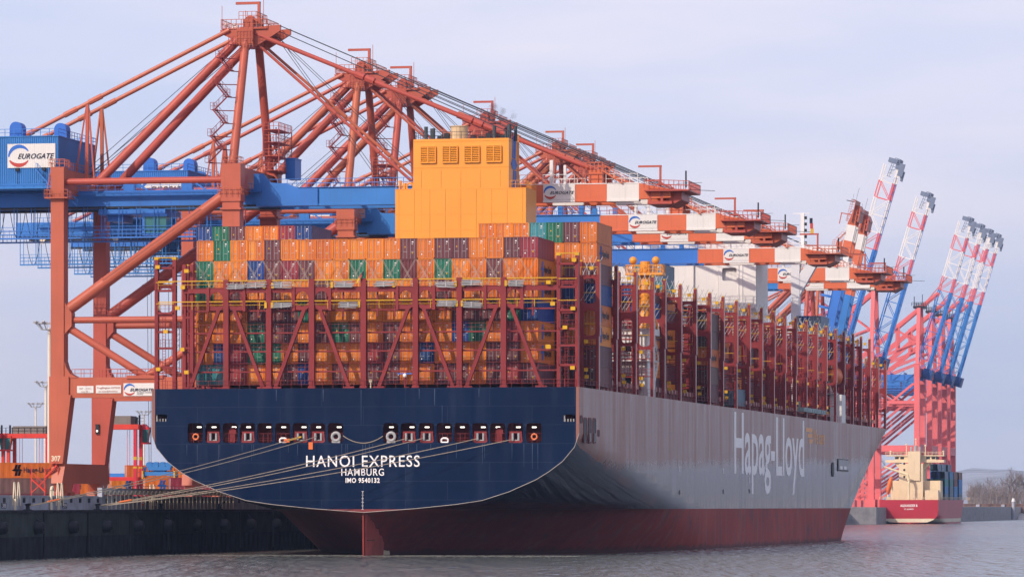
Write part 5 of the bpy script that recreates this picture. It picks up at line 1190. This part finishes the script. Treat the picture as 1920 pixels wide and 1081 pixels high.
# ------------------------------------------------------------------ lattice boom cranes far along the quay
def lattice_crane_meshes():
    P = []
    def add(n, mb, mats, s=False): P.append((n, mb.mesh(n, mats, s)))
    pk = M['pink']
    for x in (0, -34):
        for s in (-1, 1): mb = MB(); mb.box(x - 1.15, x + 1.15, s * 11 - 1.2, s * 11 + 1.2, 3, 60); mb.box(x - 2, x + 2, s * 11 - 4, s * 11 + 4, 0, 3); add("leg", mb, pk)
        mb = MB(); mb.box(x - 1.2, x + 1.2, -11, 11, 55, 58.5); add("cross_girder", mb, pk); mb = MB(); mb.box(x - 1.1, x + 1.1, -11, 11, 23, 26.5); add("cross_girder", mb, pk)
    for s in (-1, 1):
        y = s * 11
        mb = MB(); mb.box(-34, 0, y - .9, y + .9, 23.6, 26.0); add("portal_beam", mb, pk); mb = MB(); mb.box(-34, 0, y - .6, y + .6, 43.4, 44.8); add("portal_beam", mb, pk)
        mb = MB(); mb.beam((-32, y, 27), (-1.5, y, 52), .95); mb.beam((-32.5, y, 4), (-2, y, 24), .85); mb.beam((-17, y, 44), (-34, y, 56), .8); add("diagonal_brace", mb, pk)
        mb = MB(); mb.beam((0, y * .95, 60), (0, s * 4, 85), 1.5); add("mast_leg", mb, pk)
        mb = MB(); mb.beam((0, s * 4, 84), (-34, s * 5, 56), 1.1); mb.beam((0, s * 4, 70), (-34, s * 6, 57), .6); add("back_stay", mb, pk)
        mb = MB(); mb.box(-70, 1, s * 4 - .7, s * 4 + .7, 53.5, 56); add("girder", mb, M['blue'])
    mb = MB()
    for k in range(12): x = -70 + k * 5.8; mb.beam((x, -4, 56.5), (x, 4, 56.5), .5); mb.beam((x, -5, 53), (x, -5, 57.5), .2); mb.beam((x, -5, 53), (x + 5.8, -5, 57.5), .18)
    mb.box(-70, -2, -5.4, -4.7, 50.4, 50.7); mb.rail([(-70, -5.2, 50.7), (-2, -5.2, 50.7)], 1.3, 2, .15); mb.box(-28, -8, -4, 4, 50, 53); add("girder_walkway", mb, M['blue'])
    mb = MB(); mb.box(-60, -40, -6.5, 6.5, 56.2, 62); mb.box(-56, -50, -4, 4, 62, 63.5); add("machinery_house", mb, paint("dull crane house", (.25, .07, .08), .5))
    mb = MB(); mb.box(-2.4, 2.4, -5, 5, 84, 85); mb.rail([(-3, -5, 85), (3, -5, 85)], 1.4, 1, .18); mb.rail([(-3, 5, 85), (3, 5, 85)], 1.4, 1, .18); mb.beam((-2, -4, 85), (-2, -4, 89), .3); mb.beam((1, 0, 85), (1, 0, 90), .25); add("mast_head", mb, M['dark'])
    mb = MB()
    for k in range(14):
        z = 12 + k * 3.4; a = (-30.6, -12.6, z); b = (-28, -12.6, z + 3.2); mb.stair(a if k % 2 else (-28, -12.6, z), b if k % 2 else (-30.6, -12.6, z + 3.2), 1.0, 5)
    add("stair_tower", mb, M['steel'])
    # boom, hinge-local, lying along +x
    B = []
    Lb = 66.0; mb = MB(); dz = 5.2
    def seg(x): return 3 if x < 33 else (0 if int((x - 33) // 8.3) % 2 == 0 else 1)
    n = 11; st = Lb / n
    for i in range(n):
        a, b = i * st, (i + 1) * st; mb.mi = seg(a + .1)
        for s in (-1, 1):
            mb.beam((a, s * 3.2, 0), (b, s * 3.2, 0), .7 if a < 33 else .5, 1.05 if a < 33 else .8); mb.beam((a, s * 3.2, dz), (b, s * 3.2, dz), .42)
            mb.beam((a, s * 3.2, 0), (b, s * 3.2, dz), .24) if i % 2 else mb.beam((a, s * 3.2, dz), (b, s * 3.2, 0), .24)
            mb.beam((a, s * 3.2, 0), (a, s * 3.2, dz), .26)
        mb.beam((a, -3.2, 0), (a, 3.2, 0), .4)
    B.append(("boom", mb.mesh("boom", [pk, M['white'], M['white'], M['blue']])))
    K = []
    mb = MB(); mb.box(Lb - .6, Lb + 1.0, -4.0, 4.0, -.9, .9); mb.box(Lb + 1.0, Lb + 2.8, -4.2, 4.2, -.2, .1); mb.rail([(Lb + 1, -4.2, .1), (Lb + 2.8, -4.2, .1)], 1.6, .9, .22); mb.rail([(Lb + 1, 4.2, .1), (Lb + 2.8, 4.2, .1)], 1.6, .9, .22); mb.rail([(Lb - 4, -4.2, 1.4), (Lb + 1, -4.2, .9)], 1.4, 1.2, .2); mb.box(Lb - 4.5, Lb - 1, -3.6, -1.0, -2.6, -2.0); mb.box(Lb - 3, Lb + 1.5, -4.4, -4.1, -2.4, -.5); mb.box(Lb + 1, Lb + 2.6, -2, 2, .9, 4.2); mb.beam((Lb - 4, -3.4, -2.2), (Lb - .5, -3.4, -.6), .3); K.append(("boom_head", mb.mesh("boom_head", [paint("boom head grey", (.16, .20, .28), .5)])))
    mb = MB(); mb.box(0, 60, -4.4, -3.9, -1.3, -1.15); mb.rail([(0, -4.3, -1.2), (62, -4.3, -1.2)], 1.3, 3.0, .1, False); K.append(("boom_walkway", mb.mesh("boom_walkway", M['blue'])))
    mb = MB(); mb.box(-2.0, 2.4, -4.2, 4.2, -2.2, 1.6); mb.box(-1, 1, -5, 5, -.8, 2.2); K.append(("boom_hinge", mb.mesh("boom_hinge", paint("hinge blue", (.03, .09, .30), .5))))
    mb = MB(); mb.rail([(Lb * .5, 3.3, dz), (Lb * .5 + 1.5, 3.3, dz)], 1.2, .5, .15); K.append(("boom_rail", mb.mesh("boom_rail", pk)))
    return P, B, K
LP, LBm, LK = lattice_crane_meshes()
LC = [(1571, 1606, "far lattice boom crane with the highest raised boom of its row"), (1640, 1778, "far lattice boom crane standing alone between the highest boom and the cluster of four"),
      (1725, 1930, "pink red lattice boom crane, tallest of the four above the small red ship"), (1748, 1976, "pink red lattice boom crane, second tallest of the four above the small red ship"),
      (1766, 2012, "pink red lattice boom crane, third tallest of the four above the small red ship"), (1782, 2046, "pink red lattice boom crane, lowest of the four above the small red ship")]
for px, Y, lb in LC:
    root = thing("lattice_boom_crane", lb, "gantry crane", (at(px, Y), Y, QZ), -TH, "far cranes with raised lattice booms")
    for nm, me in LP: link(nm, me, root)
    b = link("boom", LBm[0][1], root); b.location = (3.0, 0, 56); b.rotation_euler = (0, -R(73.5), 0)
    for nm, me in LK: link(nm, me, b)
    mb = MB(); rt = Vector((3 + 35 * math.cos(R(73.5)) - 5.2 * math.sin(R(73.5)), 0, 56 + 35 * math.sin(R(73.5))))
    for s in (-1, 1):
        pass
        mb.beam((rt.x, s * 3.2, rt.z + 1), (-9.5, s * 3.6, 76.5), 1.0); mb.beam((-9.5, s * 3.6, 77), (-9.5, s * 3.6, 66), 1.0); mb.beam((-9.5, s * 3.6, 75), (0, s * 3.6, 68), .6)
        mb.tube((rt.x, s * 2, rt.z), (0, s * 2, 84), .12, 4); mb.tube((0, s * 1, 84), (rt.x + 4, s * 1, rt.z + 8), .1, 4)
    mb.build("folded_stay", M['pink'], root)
# ------------------------------------------------------------------ straddle carriers on the quay
def straddle_meshes():
    K = []
    def add(n, mb, m, s=False): K.append((n, mb.mesh(n, m, s)))
    for s in (-1, 1):
        for x in (-3.9, 3.9):
            mb = MB(); mb.box(x - .32, x + .32, s * 2.3 - .3, s * 2.3 + .3, 1.6, 13.4); add("leg", mb, M['signal'])
            mb = MB(); mb.box(x - .34, x + .34, s * 2.3 - .32, s * 2.3 + .32, 8.0, 8.5); mb.box(x - .34, x + .34, s * 2.3 - .32, s * 2.3 + .32, 6.6, 6.9); add("warning_band", mb, M['yellow'])
        mb = MB(); mb.box(-5.0, 5.0, s * 2.3 - .4, s * 2.3 + .4, 1.1, 1.9); add("wheel_beam", mb, M['signal'])
        for x in (-4.1, -2.0, 2.0, 4.1):
            mb = MB(); mb.tube((x, s * 2.3 - .3, .75), (x, s * 2.3 + .3, .75), .75, 14); add("wheel", mb, M['black'], True)
    mb = MB()
    for s in (-1, 1): mb.box(-4.6, 4.6, s * 2.3 - .4, s * 2.3 + .4, 13.0, 13.8)
    for x in (-3.9, 3.9): mb.box(x - .4, x + .4, -2.3, 2.3, 13.0, 13.8); mb.beam((x, -2.2, 12.9), (x, -1, 11.9), .2); mb.beam((x, 2.2, 12.9), (x, 1, 11.9), .2)
    add("top_frame", mb, M['signal'])
    mb = MB(); mb.box(-3.0, 3.6, -2.5, 2.5, 13.8, 15.2); mb.box(.2, .3, -2.52, 2.52, 13.8, 15.2); add("engine_deck", mb, paint("engine housing grey", (.20, .17, .15), .6))
    mb = MB(); mb.rail([(-4.4, -2.6, 13.8), (4.4, -2.6, 13.8)], 1.1, 1.2, .06); mb.tube((-3.8, -1.5, 13.8), (-3.8, -1.5, 15.4), .2, 8); mb.tube((-3.8, 1, 13.8), (-3.8, 1, 15.0), .3, 8); add("deck_rail", mb, M['dark'])
    mb = MB(); mb.mi = 0; mb.box(-5.9, -4.4, -2.6, -.6, 13.0, 13.4); mb.box(-5.9, -4.4, -2.6, -.6, 10.6, 10.9); mb.hexa([(-5.5, -2.6, 13.4), (-4.4, -2.6, 13.4), (-4.4, -.6, 13.4), (-5.5, -.6, 13.4), (-5.0, -2.4, 13.9), (-4.4, -2.4, 13.9), (-4.4, -.8, 13.9), (-5.0, -.8, 13.9)])
    for y in (-2.55, -.65): mb.beam((-5.8, y, 10.8), (-5.8, y, 13.2), .12); mb.beam((-4.5, y, 10.8), (-4.5, y, 13.2), .2)
    mb.mi = 1; mb.hexa([(-5.4, -2.5, 10.9), (-4.5, -2.5, 10.9), (-4.5, -.7, 10.9), (-5.4, -.7, 10.9), (-5.8, -2.5, 13.0), (-4.5, -2.5, 13.0), (-4.5, -.7, 13.0), (-5.8, -.7, 13.0)]); add("driver_cab", mb, [M['signal'], M['glass']])
    mb = MB()
    for x in (-2, 2):
        for y in (-1, 1): mb.beam((x, y, 13), (x, y, 5.2), .07)
    mb.box(-6 + 1.5, 6 - 1.5, -1.1, 1.1, 4.6, 5.2); add("spreader", mb, M['signal'])
    return K
SCM = straddle_meshes()
def straddle(px, t, label, flip=False, sc_=1.06):
    v = Vpx(px, t); r = thing("straddle_carrier", label, "straddle carrier", L(v, t, QZ), -TH + (math.pi if flip else 0) + .05, "straddle carriers on the quay")
    r.scale = (1, 1, sc_)
    for nm, me in SCM: link(nm, me, r)
straddle(58, 236, "red straddle carrier with grey engine deck beside the numbered crane leg")
straddle(222, 224, "red straddle carrier between crane legs and ship stern, cab facing the ship", True, 1.17)
straddle(-36, 232, "red straddle carrier of which only the cab end shows", True)
# ------------------------------------------------------------------ containers stacked on the quay
def qstack(px, t, rot, cols, where, base=0):
    v = Vpx(px, t)
    for r, k in enumerate(cols):
        n = len(cols); pos = "topmost" if r == n - 1 else ("bottom" if r == 0 else "middle")
        container(k, L(v, t, QZ + 2.9 * r), -TH + R(rot), f"{CC[k][0]} container, {pos} of the quay stack {where}", "containers stacked on the quay", k == 'O')
qstack(-2, 205, -62, "MKO", "farthest from the ship")
qstack(32, 232, -66, "KCO", "below the cab of the red straddle carrier")
qstack(62, 268, -60, "MOK", "between straddle carrier and numbered crane leg")
qstack(8, 300, -60, "MOO", "in the row beyond the straddle carrier")
qstack(206, 232, -58, "MO", "beside the leg with the signal lamp")
qstack(236, 260, -62, "OMO", "between two legs of the straddle carrier")
qstack(262, 300, -62, "MOO", "in the row beyond the blue spreader")
qstack(270, 215, -64, "CO", "under the blue spreader")
qstack(318, 200, -64, "CC", "next to the curve of the ship's stern")
# ------------------------------------------------------------------ spreaders hanging from cranes
def spreader_meshes():
    K = []
    mb = MB(); mb.box(-3.2, 3.2, -.9, .9, 0, .7); mb.box(-3.3, -2.8, -1.25, 1.25, -.3, .3); mb.box(2.8, 3.3, -1.25, 1.25, -.3, .3); mb.box(-2.2, 2.2, -1.0, 1.0, 1.0, 1.7); mb.box(-1.2, 1.2, -.6, .6, .7, 1.1); K.append(("spreader_frame", mb.mesh("spreader_frame", M['blue'])))
    for x in (-1.9, -.65, .65, 1.9):
        mb = MB(); mb.tube((x, -.95, 2.0), (x, .95, 2.0), .62, 14); K.append(("sheave", mb.mesh("sheave", M['blue'], True)))
    for x in (-3.1, 3.1):
        mb = MB(); mb.box(x - .16, x + .16, -1.3, 1.3, .4, .9); mb.box(x - .16, x + .16, -1.3, -1.0, -.6, .4); mb.box(x - .16, x + .16, 1.0, 1.3, -.6, .4); K.append(("flipper", mb.mesh("flipper", M['yellow'])))
    return K
SPM = spreader_meshes()
def spreader(v, t, z, ztop, label):
    r = thing("spreader", label, "spreader", L(v, t, z), -TH + R(-64) * 0 + .05, "crane spreaders")
    for nm, me in SPM: link(nm, me, r)
    mb = MB()
    for x in (-1.9, 1.9):
        for y in (-.8, .8): mb.tube((x, y, 2.0), (x * 1.1, y * 2.2, ztop - z), .05, 4)
    mb.build("hoist_rope", M['ropeD'], r)
vS = Vpx(295, 217); spreader(vS + .5, 217, QZ + 6.3, 53.5, "blue spreader with round sheaves resting on an orange container on the quay")
vS = Vpx(318, 165); spreader(vS, 165, Zpx(478, vS, 165), 53.3, "blue spreader hanging high beside the port side of the stern stack")
mb = MB(); mb.box(-1.5, 1.5, -1.3, 1.3, -1.6, 0); o = mb.build("cable_basket", M['signal']); o.location = L(vS, 165, Zpx(478, vS, 165) - .4); o.rotation_euler = (0, 0, -TH); tag(o, "red cable basket under the blue spreader hanging high above the port side", "cable basket")
# ------------------------------------------------------------------ light masts
def mast_meshes(H_, r):
    mb = MB(); mb.tube((0, 0, 0), (0, 0, H_), r, 12, r * .8); p = mb.mesh("pole", M['pole'], True)
    mb = MB(); n = 10; R_ = 2.6
    for i in range(n):
        a, b = 2 * math.pi * i / n, 2 * math.pi * (i + 1) / n; P = lambda q, rr, z: (rr * math.cos(q), rr * math.sin(q), z)
        mb.beam(P(a, R_, H_ + .9), P(b, R_, H_ + .9), .18); mb.beam(P(a, 1.6, H_ - .3), P(b, 1.6, H_ - .3), .14); mb.beam(P(a, 1.6, H_ - .3), P(a, R_, H_ + .9), .14); mb.beam((0, 0, H_ - .3), P(a, 1.6, H_ - .3), .14); mb.beam(P(a, R_, H_ + .9), P(a, R_ + .5, H_ + 1.2), .5, .35)
    return p, mb.mesh("lamp_ring", M['steel'])
MM, MT = mast_meshes(35, .46), mast_meshes(35, .40)
def mast(px, ytop, t, label, m):
    v = Vpx(px, t); r = thing("light_mast", label, "light mast", L(v, t, QZ), 0, "floodlight masts on the terminal")
    hh = Zpx(ytop, v, t) - QZ; s = hh / 36.0; r.scale = (1, 1, s); link("pole", m[0], r); link("lamp_ring", m[1], r)
mast(93, 605, 212, "thick pale floodlight mast behind the crane leg numbered 307", MM)
mast(86, 716, 560, "thinner pale floodlight mast beside the thick one", MM)
mast(67, 756, 900, "thin grey floodlight mast above the red straddle carrier with engine deck", MT)
mast(270, 771, 1000, "thin grey floodlight mast between the numbered crane and the ship's stern", MT)
mast(251, 560, 1300, "slender far floodlight mast behind the nearest crane's brace", MT) if False else None
# ------------------------------------------------------------------ small feeder ship astern of the far cranes
fy = 1745.0; fx = at(1704, fy)
fs = thing("feeder_ship", "small red feeder container ship with cream superstructure moored far beyond the big ship", "container ship", (fx, fy, 0), -TH)
FB, FD = 11.3, 9.2
def fhalf(t, z):
    b0 = pl(z, [(-1, 0), (.2, 0), (.6, 7.0), (1.4, 9.3), (3.0, 10.9), (5, FB), (20, FB)]); tf = pl(z, [(-1, 40), (0, 34), (2, 16), (5, 2), (20, 1)]); u = min(1, max(0, t / tf)); b = b0 + (FB - b0) * math.sin(math.pi / 2 * u)
    te = 78 + 14 * max(0, z) / FD; te2 = 118 + 6 * max(0, z) / FD
    if t > te: u = min(1, (t - te) / (te2 - te)); b *= 1 - u ** 2
    return b
zl = [-1, 0, .25, .6, 1.2, 1.8, 2.0, 3, 4, 5, 7, FD]; tl = [0, .5, 2, 4, 8, 12, 18, 26, 34, 45, 60, 78, 84, 90, 96, 102, 108, 112, 115, 117, 118, 120, 122, 123.5, 124]
mb = MB()
for sgn in (1, -1):
    b = len(mb.v); W = len(zl)
    for t in tl:
        for z in zl: mb.v.append((sgn * fhalf(t, z), t, z))
    for i in range(len(tl) - 1):
        for j in range(W - 1):
            q = (b + i * W + j, b + (i + 1) * W + j, b + (i + 1) * W + j + 1, b + i * W + j + 1); mb.f.append(q if sgn > 0 else q[::-1]); zz = zl[j]; mb.m.append(1 if .6 <= zz < 2.0 else 0)
for j in range(W - 1):
    z0, z1 = zl[j], zl[j + 1]; mb.mi = 1 if .6 <= z0 < 2.0 else 0; mb.face([(-fhalf(0, z0), 0, z0), (fhalf(0, z0), 0, z0), (fhalf(0, z1), 0, z1), (-fhalf(0, z1), 0, z1)])
mb.mi = 0
for a, b_ in zip(tl[:-1], tl[1:]): x, x2 = fhalf(a, FD), fhalf(b_, FD); mb.face([(-x, a, FD - .6), (x, a, FD - .6), (x2, b_, FD - .6), (-x2, b_, FD - .6)])
mb.build("hull", [M['hullred'], M['cream']], fs)
mb = MB(); put_text(mb, "ALEXANDER B", 6.6, .95, XZ, (0, -.05, 7.0), off=.02, th=.04); put_text(mb, "ST. JOHN'S", 3.6, .7, XZ, (0, -.05, 5.6), off=.02, th=.04); mb.build("stern_lettering", M['letter'], fs)
zf = lambda py: HC + (947 - py) * fy / F
xf = lambda px: at(px, fy) - fx
crm = paint("feeder superstructure paint", (.72, .57, .37), .5, .06, .2, .3)
mb = MB(); mb.box(xf(1682), xf(1727), 6, 20, FD - .6, zf(868)); mb.box(xf(1664), xf(1758), 10, 18, FD - .6, zf(900)); mb.box(xf(1655), xf(1765), 9, 15, zf(866), zf(861)); mb.box(xf(1672), xf(1750), 9.5, 14, zf(861), zf(854)); mb.box(xf(1699), xf(1722), 5.4, 9, zf(900), zf(845)); mb.box(xf(1655), xf(1765), 9, 15, zf(854), zf(852))
mb.mesh_in(plate([(xf(1727), zf(880)), (xf(1740), zf(866.5)), (xf(1727), zf(866.5))], [], 4), Matrix.Translation((0, 12, 0)) @ XZ); mb.mesh_in(plate([(xf(1682), zf(880)), (xf(1682), zf(866.5)), (xf(1671), zf(866.5))], [], 4), Matrix.Translation((0, 12, 0)) @ XZ)
mb.build("superstructure", crm, fs)
for px in (1676, 1686, 1735, 1745, 1753):
    mb = MB(); mb.box(xf(px) - .7, xf(px) + .7, 9.4, 9.5, zf(859.5), zf(855.5)); mb.build("window", M['dark'], fs)
for py in (868, 880, 893):
    mb = MB(); mb.box(xf(1692) - .35, xf(1692) + .35, 5.92, 6.0, zf(py) - .4, zf(py) + .4); mb.build("window", M['dark'], fs)
mb = MB()
for px, top in ((1702, 836), (1710, 834), (1718, 836)): mb.tube((xf(px), 12, zf(854)), (xf(px), 12, zf(top)), .7 if px == 1710 else .45, 10)
mb.build("exhaust_pipe", M['steel'], fs, True)
mb = MB(); 
for px, top in ((1692, 832), (1728, 834), (1662, 845), (1762, 845), (1710, 822)): mb.beam((xf(px), 13, zf(852)), (xf(px), 13, zf(top)), .3); mb.ball((xf(px), 13, zf(top)), .4)
mb.rail([(xf(1655), 9, zf(852)), (xf(1765), 9, zf(852))], 1.2, 1.5, .12); mb.build("aerial", crm, fs)
mb = MB(); mb.tube((xf(1703), 2, FD - .5), (xf(1703), 2, zf(900)), .45, 10, .4); mb.tube((xf(1703), 2, zf(900)), (xf(1700), 2, zf(889)), .55, 10); mb.tube((xf(1700), 2, zf(889)), (xf(1656), 1.6, zf(874)), .5, 10, .3); mb.build("provision_crane", paint("pale crane yellow", (.75, .62, .38), .5), fs, True)
mb = MB(); mb.rail([(-FB, .2, FD), (FB, .2, FD)], 1.1, 1.4, .1); mb.rail([(FB, .2, FD), (FB, 118, FD)], 1.1, 2.5, .1)
for k in range(10): x = -8 + k * 1.8; mb.box(x - .4, x + .4, 2, 3, FD - .6, FD + rnd.uniform(.3, 1.4))
mb.build("deck_fittings", crm, fs)
mb = MB(); mb.box(xf(1732), xf(1757), 4, 9, FD - .6, zf(918)); mb.build("aft_house", crm, fs)
lbt = thing("freefall_lifeboat", "small orange lifeboat tilted on the stern of the small red ship", "lifeboat", (fx + xf(1666) * C_ + 3 * S_, fy + 3 * C_ - xf(1666) * S_, zf(909)), -TH)
mb = MB(); mb.ball((0, 0, 0), 1.1, 1.0, 12, 8); mb.v = [(x * .9, y * 1.2, z * 3.2) for x, y, z in mb.v]; o = mb.build("hull", M['orange'], lbt, True); o.rotation_euler = (0, R(12), 0)
mb = MB(); mb.box(-.5, .5, -.6, .6, 2.2, 3.3); o = mb.build("steering_cover", M['orange'], lbt); o.rotation_euler = (0, R(12), 0)
mb = MB(); ob = mb; ob.beam((xf(1660), 3.5, FD - .6), (xf(1668), 3.5, zf(898)), .4); mb.beam((xf(1673), 3.5, FD - .6), (xf(1670), 3.5, zf(900)), .4); mb.build("boat_ramp", crm, fs)
def fcont(k, px, y0, y1, t, label):
    o = link("container", CM[k][0]); s = (y1 - y0) / 2.896 * fy / F
    v = xf(px); o.location = (fx + v * C_ + t * S_, fy + t * C_ - v * S_, zf(y1)); o.rotation_euler = (0, 0, -TH); tag(o, label, "shipping container", "containers on the small red ship")
for c, (px, t, col) in enumerate(((1742, 24, "TTS"), (1755, 24, "SLTBS"), (1768, 26, "SLTS"), (1742, 40, "TSTLT"), (1755, 40, "BLTSS"), (1768, 44, "SSTL"), (1768, 60, "LLMK"), (1758, 60, "BTSLS"), (1768, 78, "SLLK"))):
    for r, k in enumerate(col):
        v = min(px, 1758) ; hb = fhalf(t + 6, FD); vv = hb - 1.4 - (0 if px == 1768 else (2.5 if px >= 1755 else 5.0))
        o = link("container", CM[k][0]); o.location = (fx + vv * C_ + t * S_, fy + t * C_ - vv * S_, FD - .5 + 2.9 * r); o.rotation_euler = (0, 0, -TH)
        tag(o, f"{CC[k][0]} container, {ordi(r)} tier of the {ordi(c)} stack on the small red ship", "shipping container", "containers on the small red ship")
# ------------------------------------------------------------------ far bank at right: sheet-pile wall, posts, frosty bank
fb = thing("far_quay_wall", "low rusty sheet pile wall along the far bank", "quay wall", (0, 2300, 0))
xa, xb = at(1800, 2300), at(2050, 2300)
mb = MB(); mb.mi = 0; n = int((xb - xa) / 1.6)
for i in range(n): x = xa + i * 1.6; mb.box(x, x + .8, -.3 if i % 2 else 0, .5, 3.0, 7.6); mb.box(x + .8, x + 1.6, 0, .5, 3.0, 7.6)
mb.box(xa, xb, -.5, .6, 7.6, 8.0); mb.build("sheet_piles", paint("rusty far piling", (.19, .12, .10), .8, .3, .3, .3), fb)
for i in range(6):
    x = at(1833 + i * 47, 2300); mb = MB(); mb.box(x - .9, x + .9, -.8, 0, .5, 7.6); mb.build("wall_post", M['parapet'], fb)
mb = MB(); nx = 80
for j, (y, z) in enumerate(((0, 3.2), (-5, 3.0), (-16, 1.2), (-26, -.3))):
    for i in range(nx + 1): mb.v.append((xa + 4 + (xb - xa) * i / nx, 2300 + y + rnd.uniform(-1, 1), z + rnd.uniform(-.35, .35) * (j < 3)))
for j in range(3):
    for i in range(nx): mb.f.append((j * (nx + 1) + i, j * (nx + 1) + i + 1, (j + 1) * (nx + 1) + i + 1, (j + 1) * (nx + 1) + i)[::-1]); mb.m.append(0)
tag(mb.build("frosty_bank", ground_far), kind="structure")
mb = MB(); mb.box(at(1785, 2320), 900, 2301, 2720, -.5, 7.5); tag(mb.build("bank_ground", ground_far), kind="structure")
mb = MB(); x = at(1900, 2250); mb.tube((0, 0, -1), (0, 0, 9), .8, 10); mb.mi = 1; mb.tube((0, 0, 9), (0, 0, 10.6), 1.0, 10, .5); o = mb.build("dolphin_post", [M['parapet'], M['white']]); o.location = (x, 2250, 0); tag(o, "dark mooring post with a white cap standing before the far bank", "mooring post")
# ------------------------------------------------------------------ bare trees
bark = paint("bare branches", (.17, .14, .125), .9, .25, .1, .5, 0, .1)
def tree_meshes(seed, H_, spread=.5):
    r = random.Random(seed); tr = MB(); cr = MB()
    def grow(p, d, ln, rad, lv):
        q = p + d * ln; (tr if lv < 2 else cr).tube(p, q, rad, 5 if lv < 2 else 3, rad * .7, False)
        if lv >= 6: return
        for k in range(3 if lv < 5 else 2):
            a = Vector((r.uniform(-1, 1), r.uniform(-1, 1), r.uniform(-.35, .8))).normalized(); nd = (d * (1 - spread * .55) + a * spread).normalized()
            grow(q if k < 2 else p.lerp(q, .6), nd, ln * r.uniform(.62, .85), rad * .62, lv + 1)
    grow(Vector((0, 0, 0)), Vector((r.uniform(-.1, .1), 0, 1)).normalized(), H_ * .26, H_ * .022, 0)
    return tr.mesh("trunk", bark), cr.mesh("crown", bark)
TRM = [tree_meshes(s, 24, .55) for s in range(4)]
def tree(px, Y, ytop, label, m, grp, z0=7):
    r = thing("bare_tree", label, "tree", (at(px, Y), Y, z0), rnd.uniform(0, 6), grp); H_ = HC + (947 - ytop) * Y / F - z0; s = H_ / 24; r.scale = (s, s, s); link("trunk", m[0], r); link("crown", m[1], r)
GT = "bare trees on the far bank"
PT = ["tall bare tree with spreading limbs on the bank ", "lopsided bare tree beyond the tall spreading one", "pale bare tree beside the tall spreading one, towards the ships", "fuzzy bare tree halfway between the small red ship and the tall bare tree", "low bare tree beside the small red ship", "bare tree directly behind the tall spreading one"]
for (px, Y, yt, m), lb in zip(((1893, 2340, 858, 0), (1925, 2330, 862, 1), (1868, 2600, 884, 2), (1842, 2640, 890, 3), (1822, 2680, 896, 1), (1908, 2650, 884, 2)), PT): tree(px, Y, yt, lb, TRM[m], GT)
mb = MB(); r5 = random.Random(5)
for i in range(650):
    px = r5.uniform(1815, 1990); Y = r5.uniform(2620, 2715); x = at(px, Y); h = r5.uniform(6, 14); mb.tube((x, Y, 6), (x + r5.uniform(-2, 2), Y, 7 + h), .18, 3, .05, False)
    for k in range(3): z = 7 + h * r5.uniform(.3, .8); mb.tube((x, Y, z), (x + r5.uniform(-3, 3), Y + r5.uniform(-2, 2), z + r5.uniform(1, 4)), .1, 3, .03, False)
tag(mb.build("winter_thicket", bark), kind="stuff")
mb = MB()
for i in range(1100):
    px = r5.uniform(-20, 345); Y = r5.uniform(1990, 2060); x = at(px, Y); h = r5.uniform(5, 13); mb.tube((x, Y, 6), (x + r5.uniform(-2, 2), Y, 7 + h), .2, 3, .05, False)
    for k in range(3): z = 7 + h * r5.uniform(.2, .8); mb.tube((x, Y, z), (x + r5.uniform(-3, 3), Y + r5.uniform(-2, 2), z + r5.uniform(1, 4)), .12, 3, .03, False)
tag(mb.build("winter_thicket", bark), kind="stuff")
# far low terminal sheds and a distant pink gantry at left
mb = MB(); mb.mi = 0; X = at(60, 1700); mb.box(X - 40, X + 40, 1700, 1706, 16, 19); mb.mi = 1; mb.box(X - 60, X - 20, 1699, 1705, 16.5, 22); mb.mi = 0
for x in (-30, -12, 12, 30): mb.beam((X + x, 1703, 6), (X + x, 1703, 17), 1.2)
mb.build("far_gantry", [M['blue'], M['pink']]) and None
tag(bpy.data.objects["far_gantry"], "distant low blue and pink yard gantry seen under the straddle carrier with engine deck", "yard gantry")
# ------------------------------------------------------------------ smoke from the funnel
def vol(name, col, dens, noise=None):
    m = bpy.data.materials.new(name); m.use_nodes = True; n = m.node_tree.nodes; n.remove(n["Principled BSDF"]); v = n.new("ShaderNodeVolumePrincipled"); v.inputs['Color'].default_value = (*col, 1); v.inputs['Density'].default_value = dens; v.inputs['Anisotropy'].default_value = .15
    m.node_tree.links.new(v.outputs[0], n["Material Output"].inputs['Volume'])
    if noise:
        t = n.new("ShaderNodeTexCoord"); z = n.new("ShaderNodeTexNoise"); z.inputs['Scale'].default_value = noise; z.inputs['Detail'].default_value = 4; r = n.new("ShaderNodeMapRange"); r.inputs[1].default_value = .45; r.inputs[2].default_value = .7; r.inputs[4].default_value = dens
        m.node_tree.links.new(t.outputs['Object'], z.inputs['Vector']); m.node_tree.links.new(z.outputs['Fac'], r.inputs[0]); m.node_tree.links.new(r.outputs[0], v.inputs['Density'])
    return m
mb = MB(); v0 = fv(948); zs_ = zt_f = Zpx(234, 0, TF)
for i, (dx, dz, r_) in enumerate(((-.2, .8, .7), (-1.0, 1.8, 1.1), (-2.2, 2.4, 1.3), (.6, 1.6, .9))): mb.ball((dx, 0, dz), r_, .8, 12, 8)
o = mb.build("smoke", vol("funnel smoke", (.10, .06, .05), .55, .8)); o.location = L(v0, TF + 2.4, zs_); o.rotation_euler = (0, 0, -TH); tag(o, "thin brown smoke drifting from the funnel's starboard exhaust pipe", "smoke", None, "stuff")
# ------------------------------------------------------------------ haze
mb = MB(); mb.box(-2400, 2400, -900, 4150, -2.2, 150)
o = mb.build("haze", vol("harbour haze", (.48, .68, 1.0), .00005)); tag(o, kind="stuff")
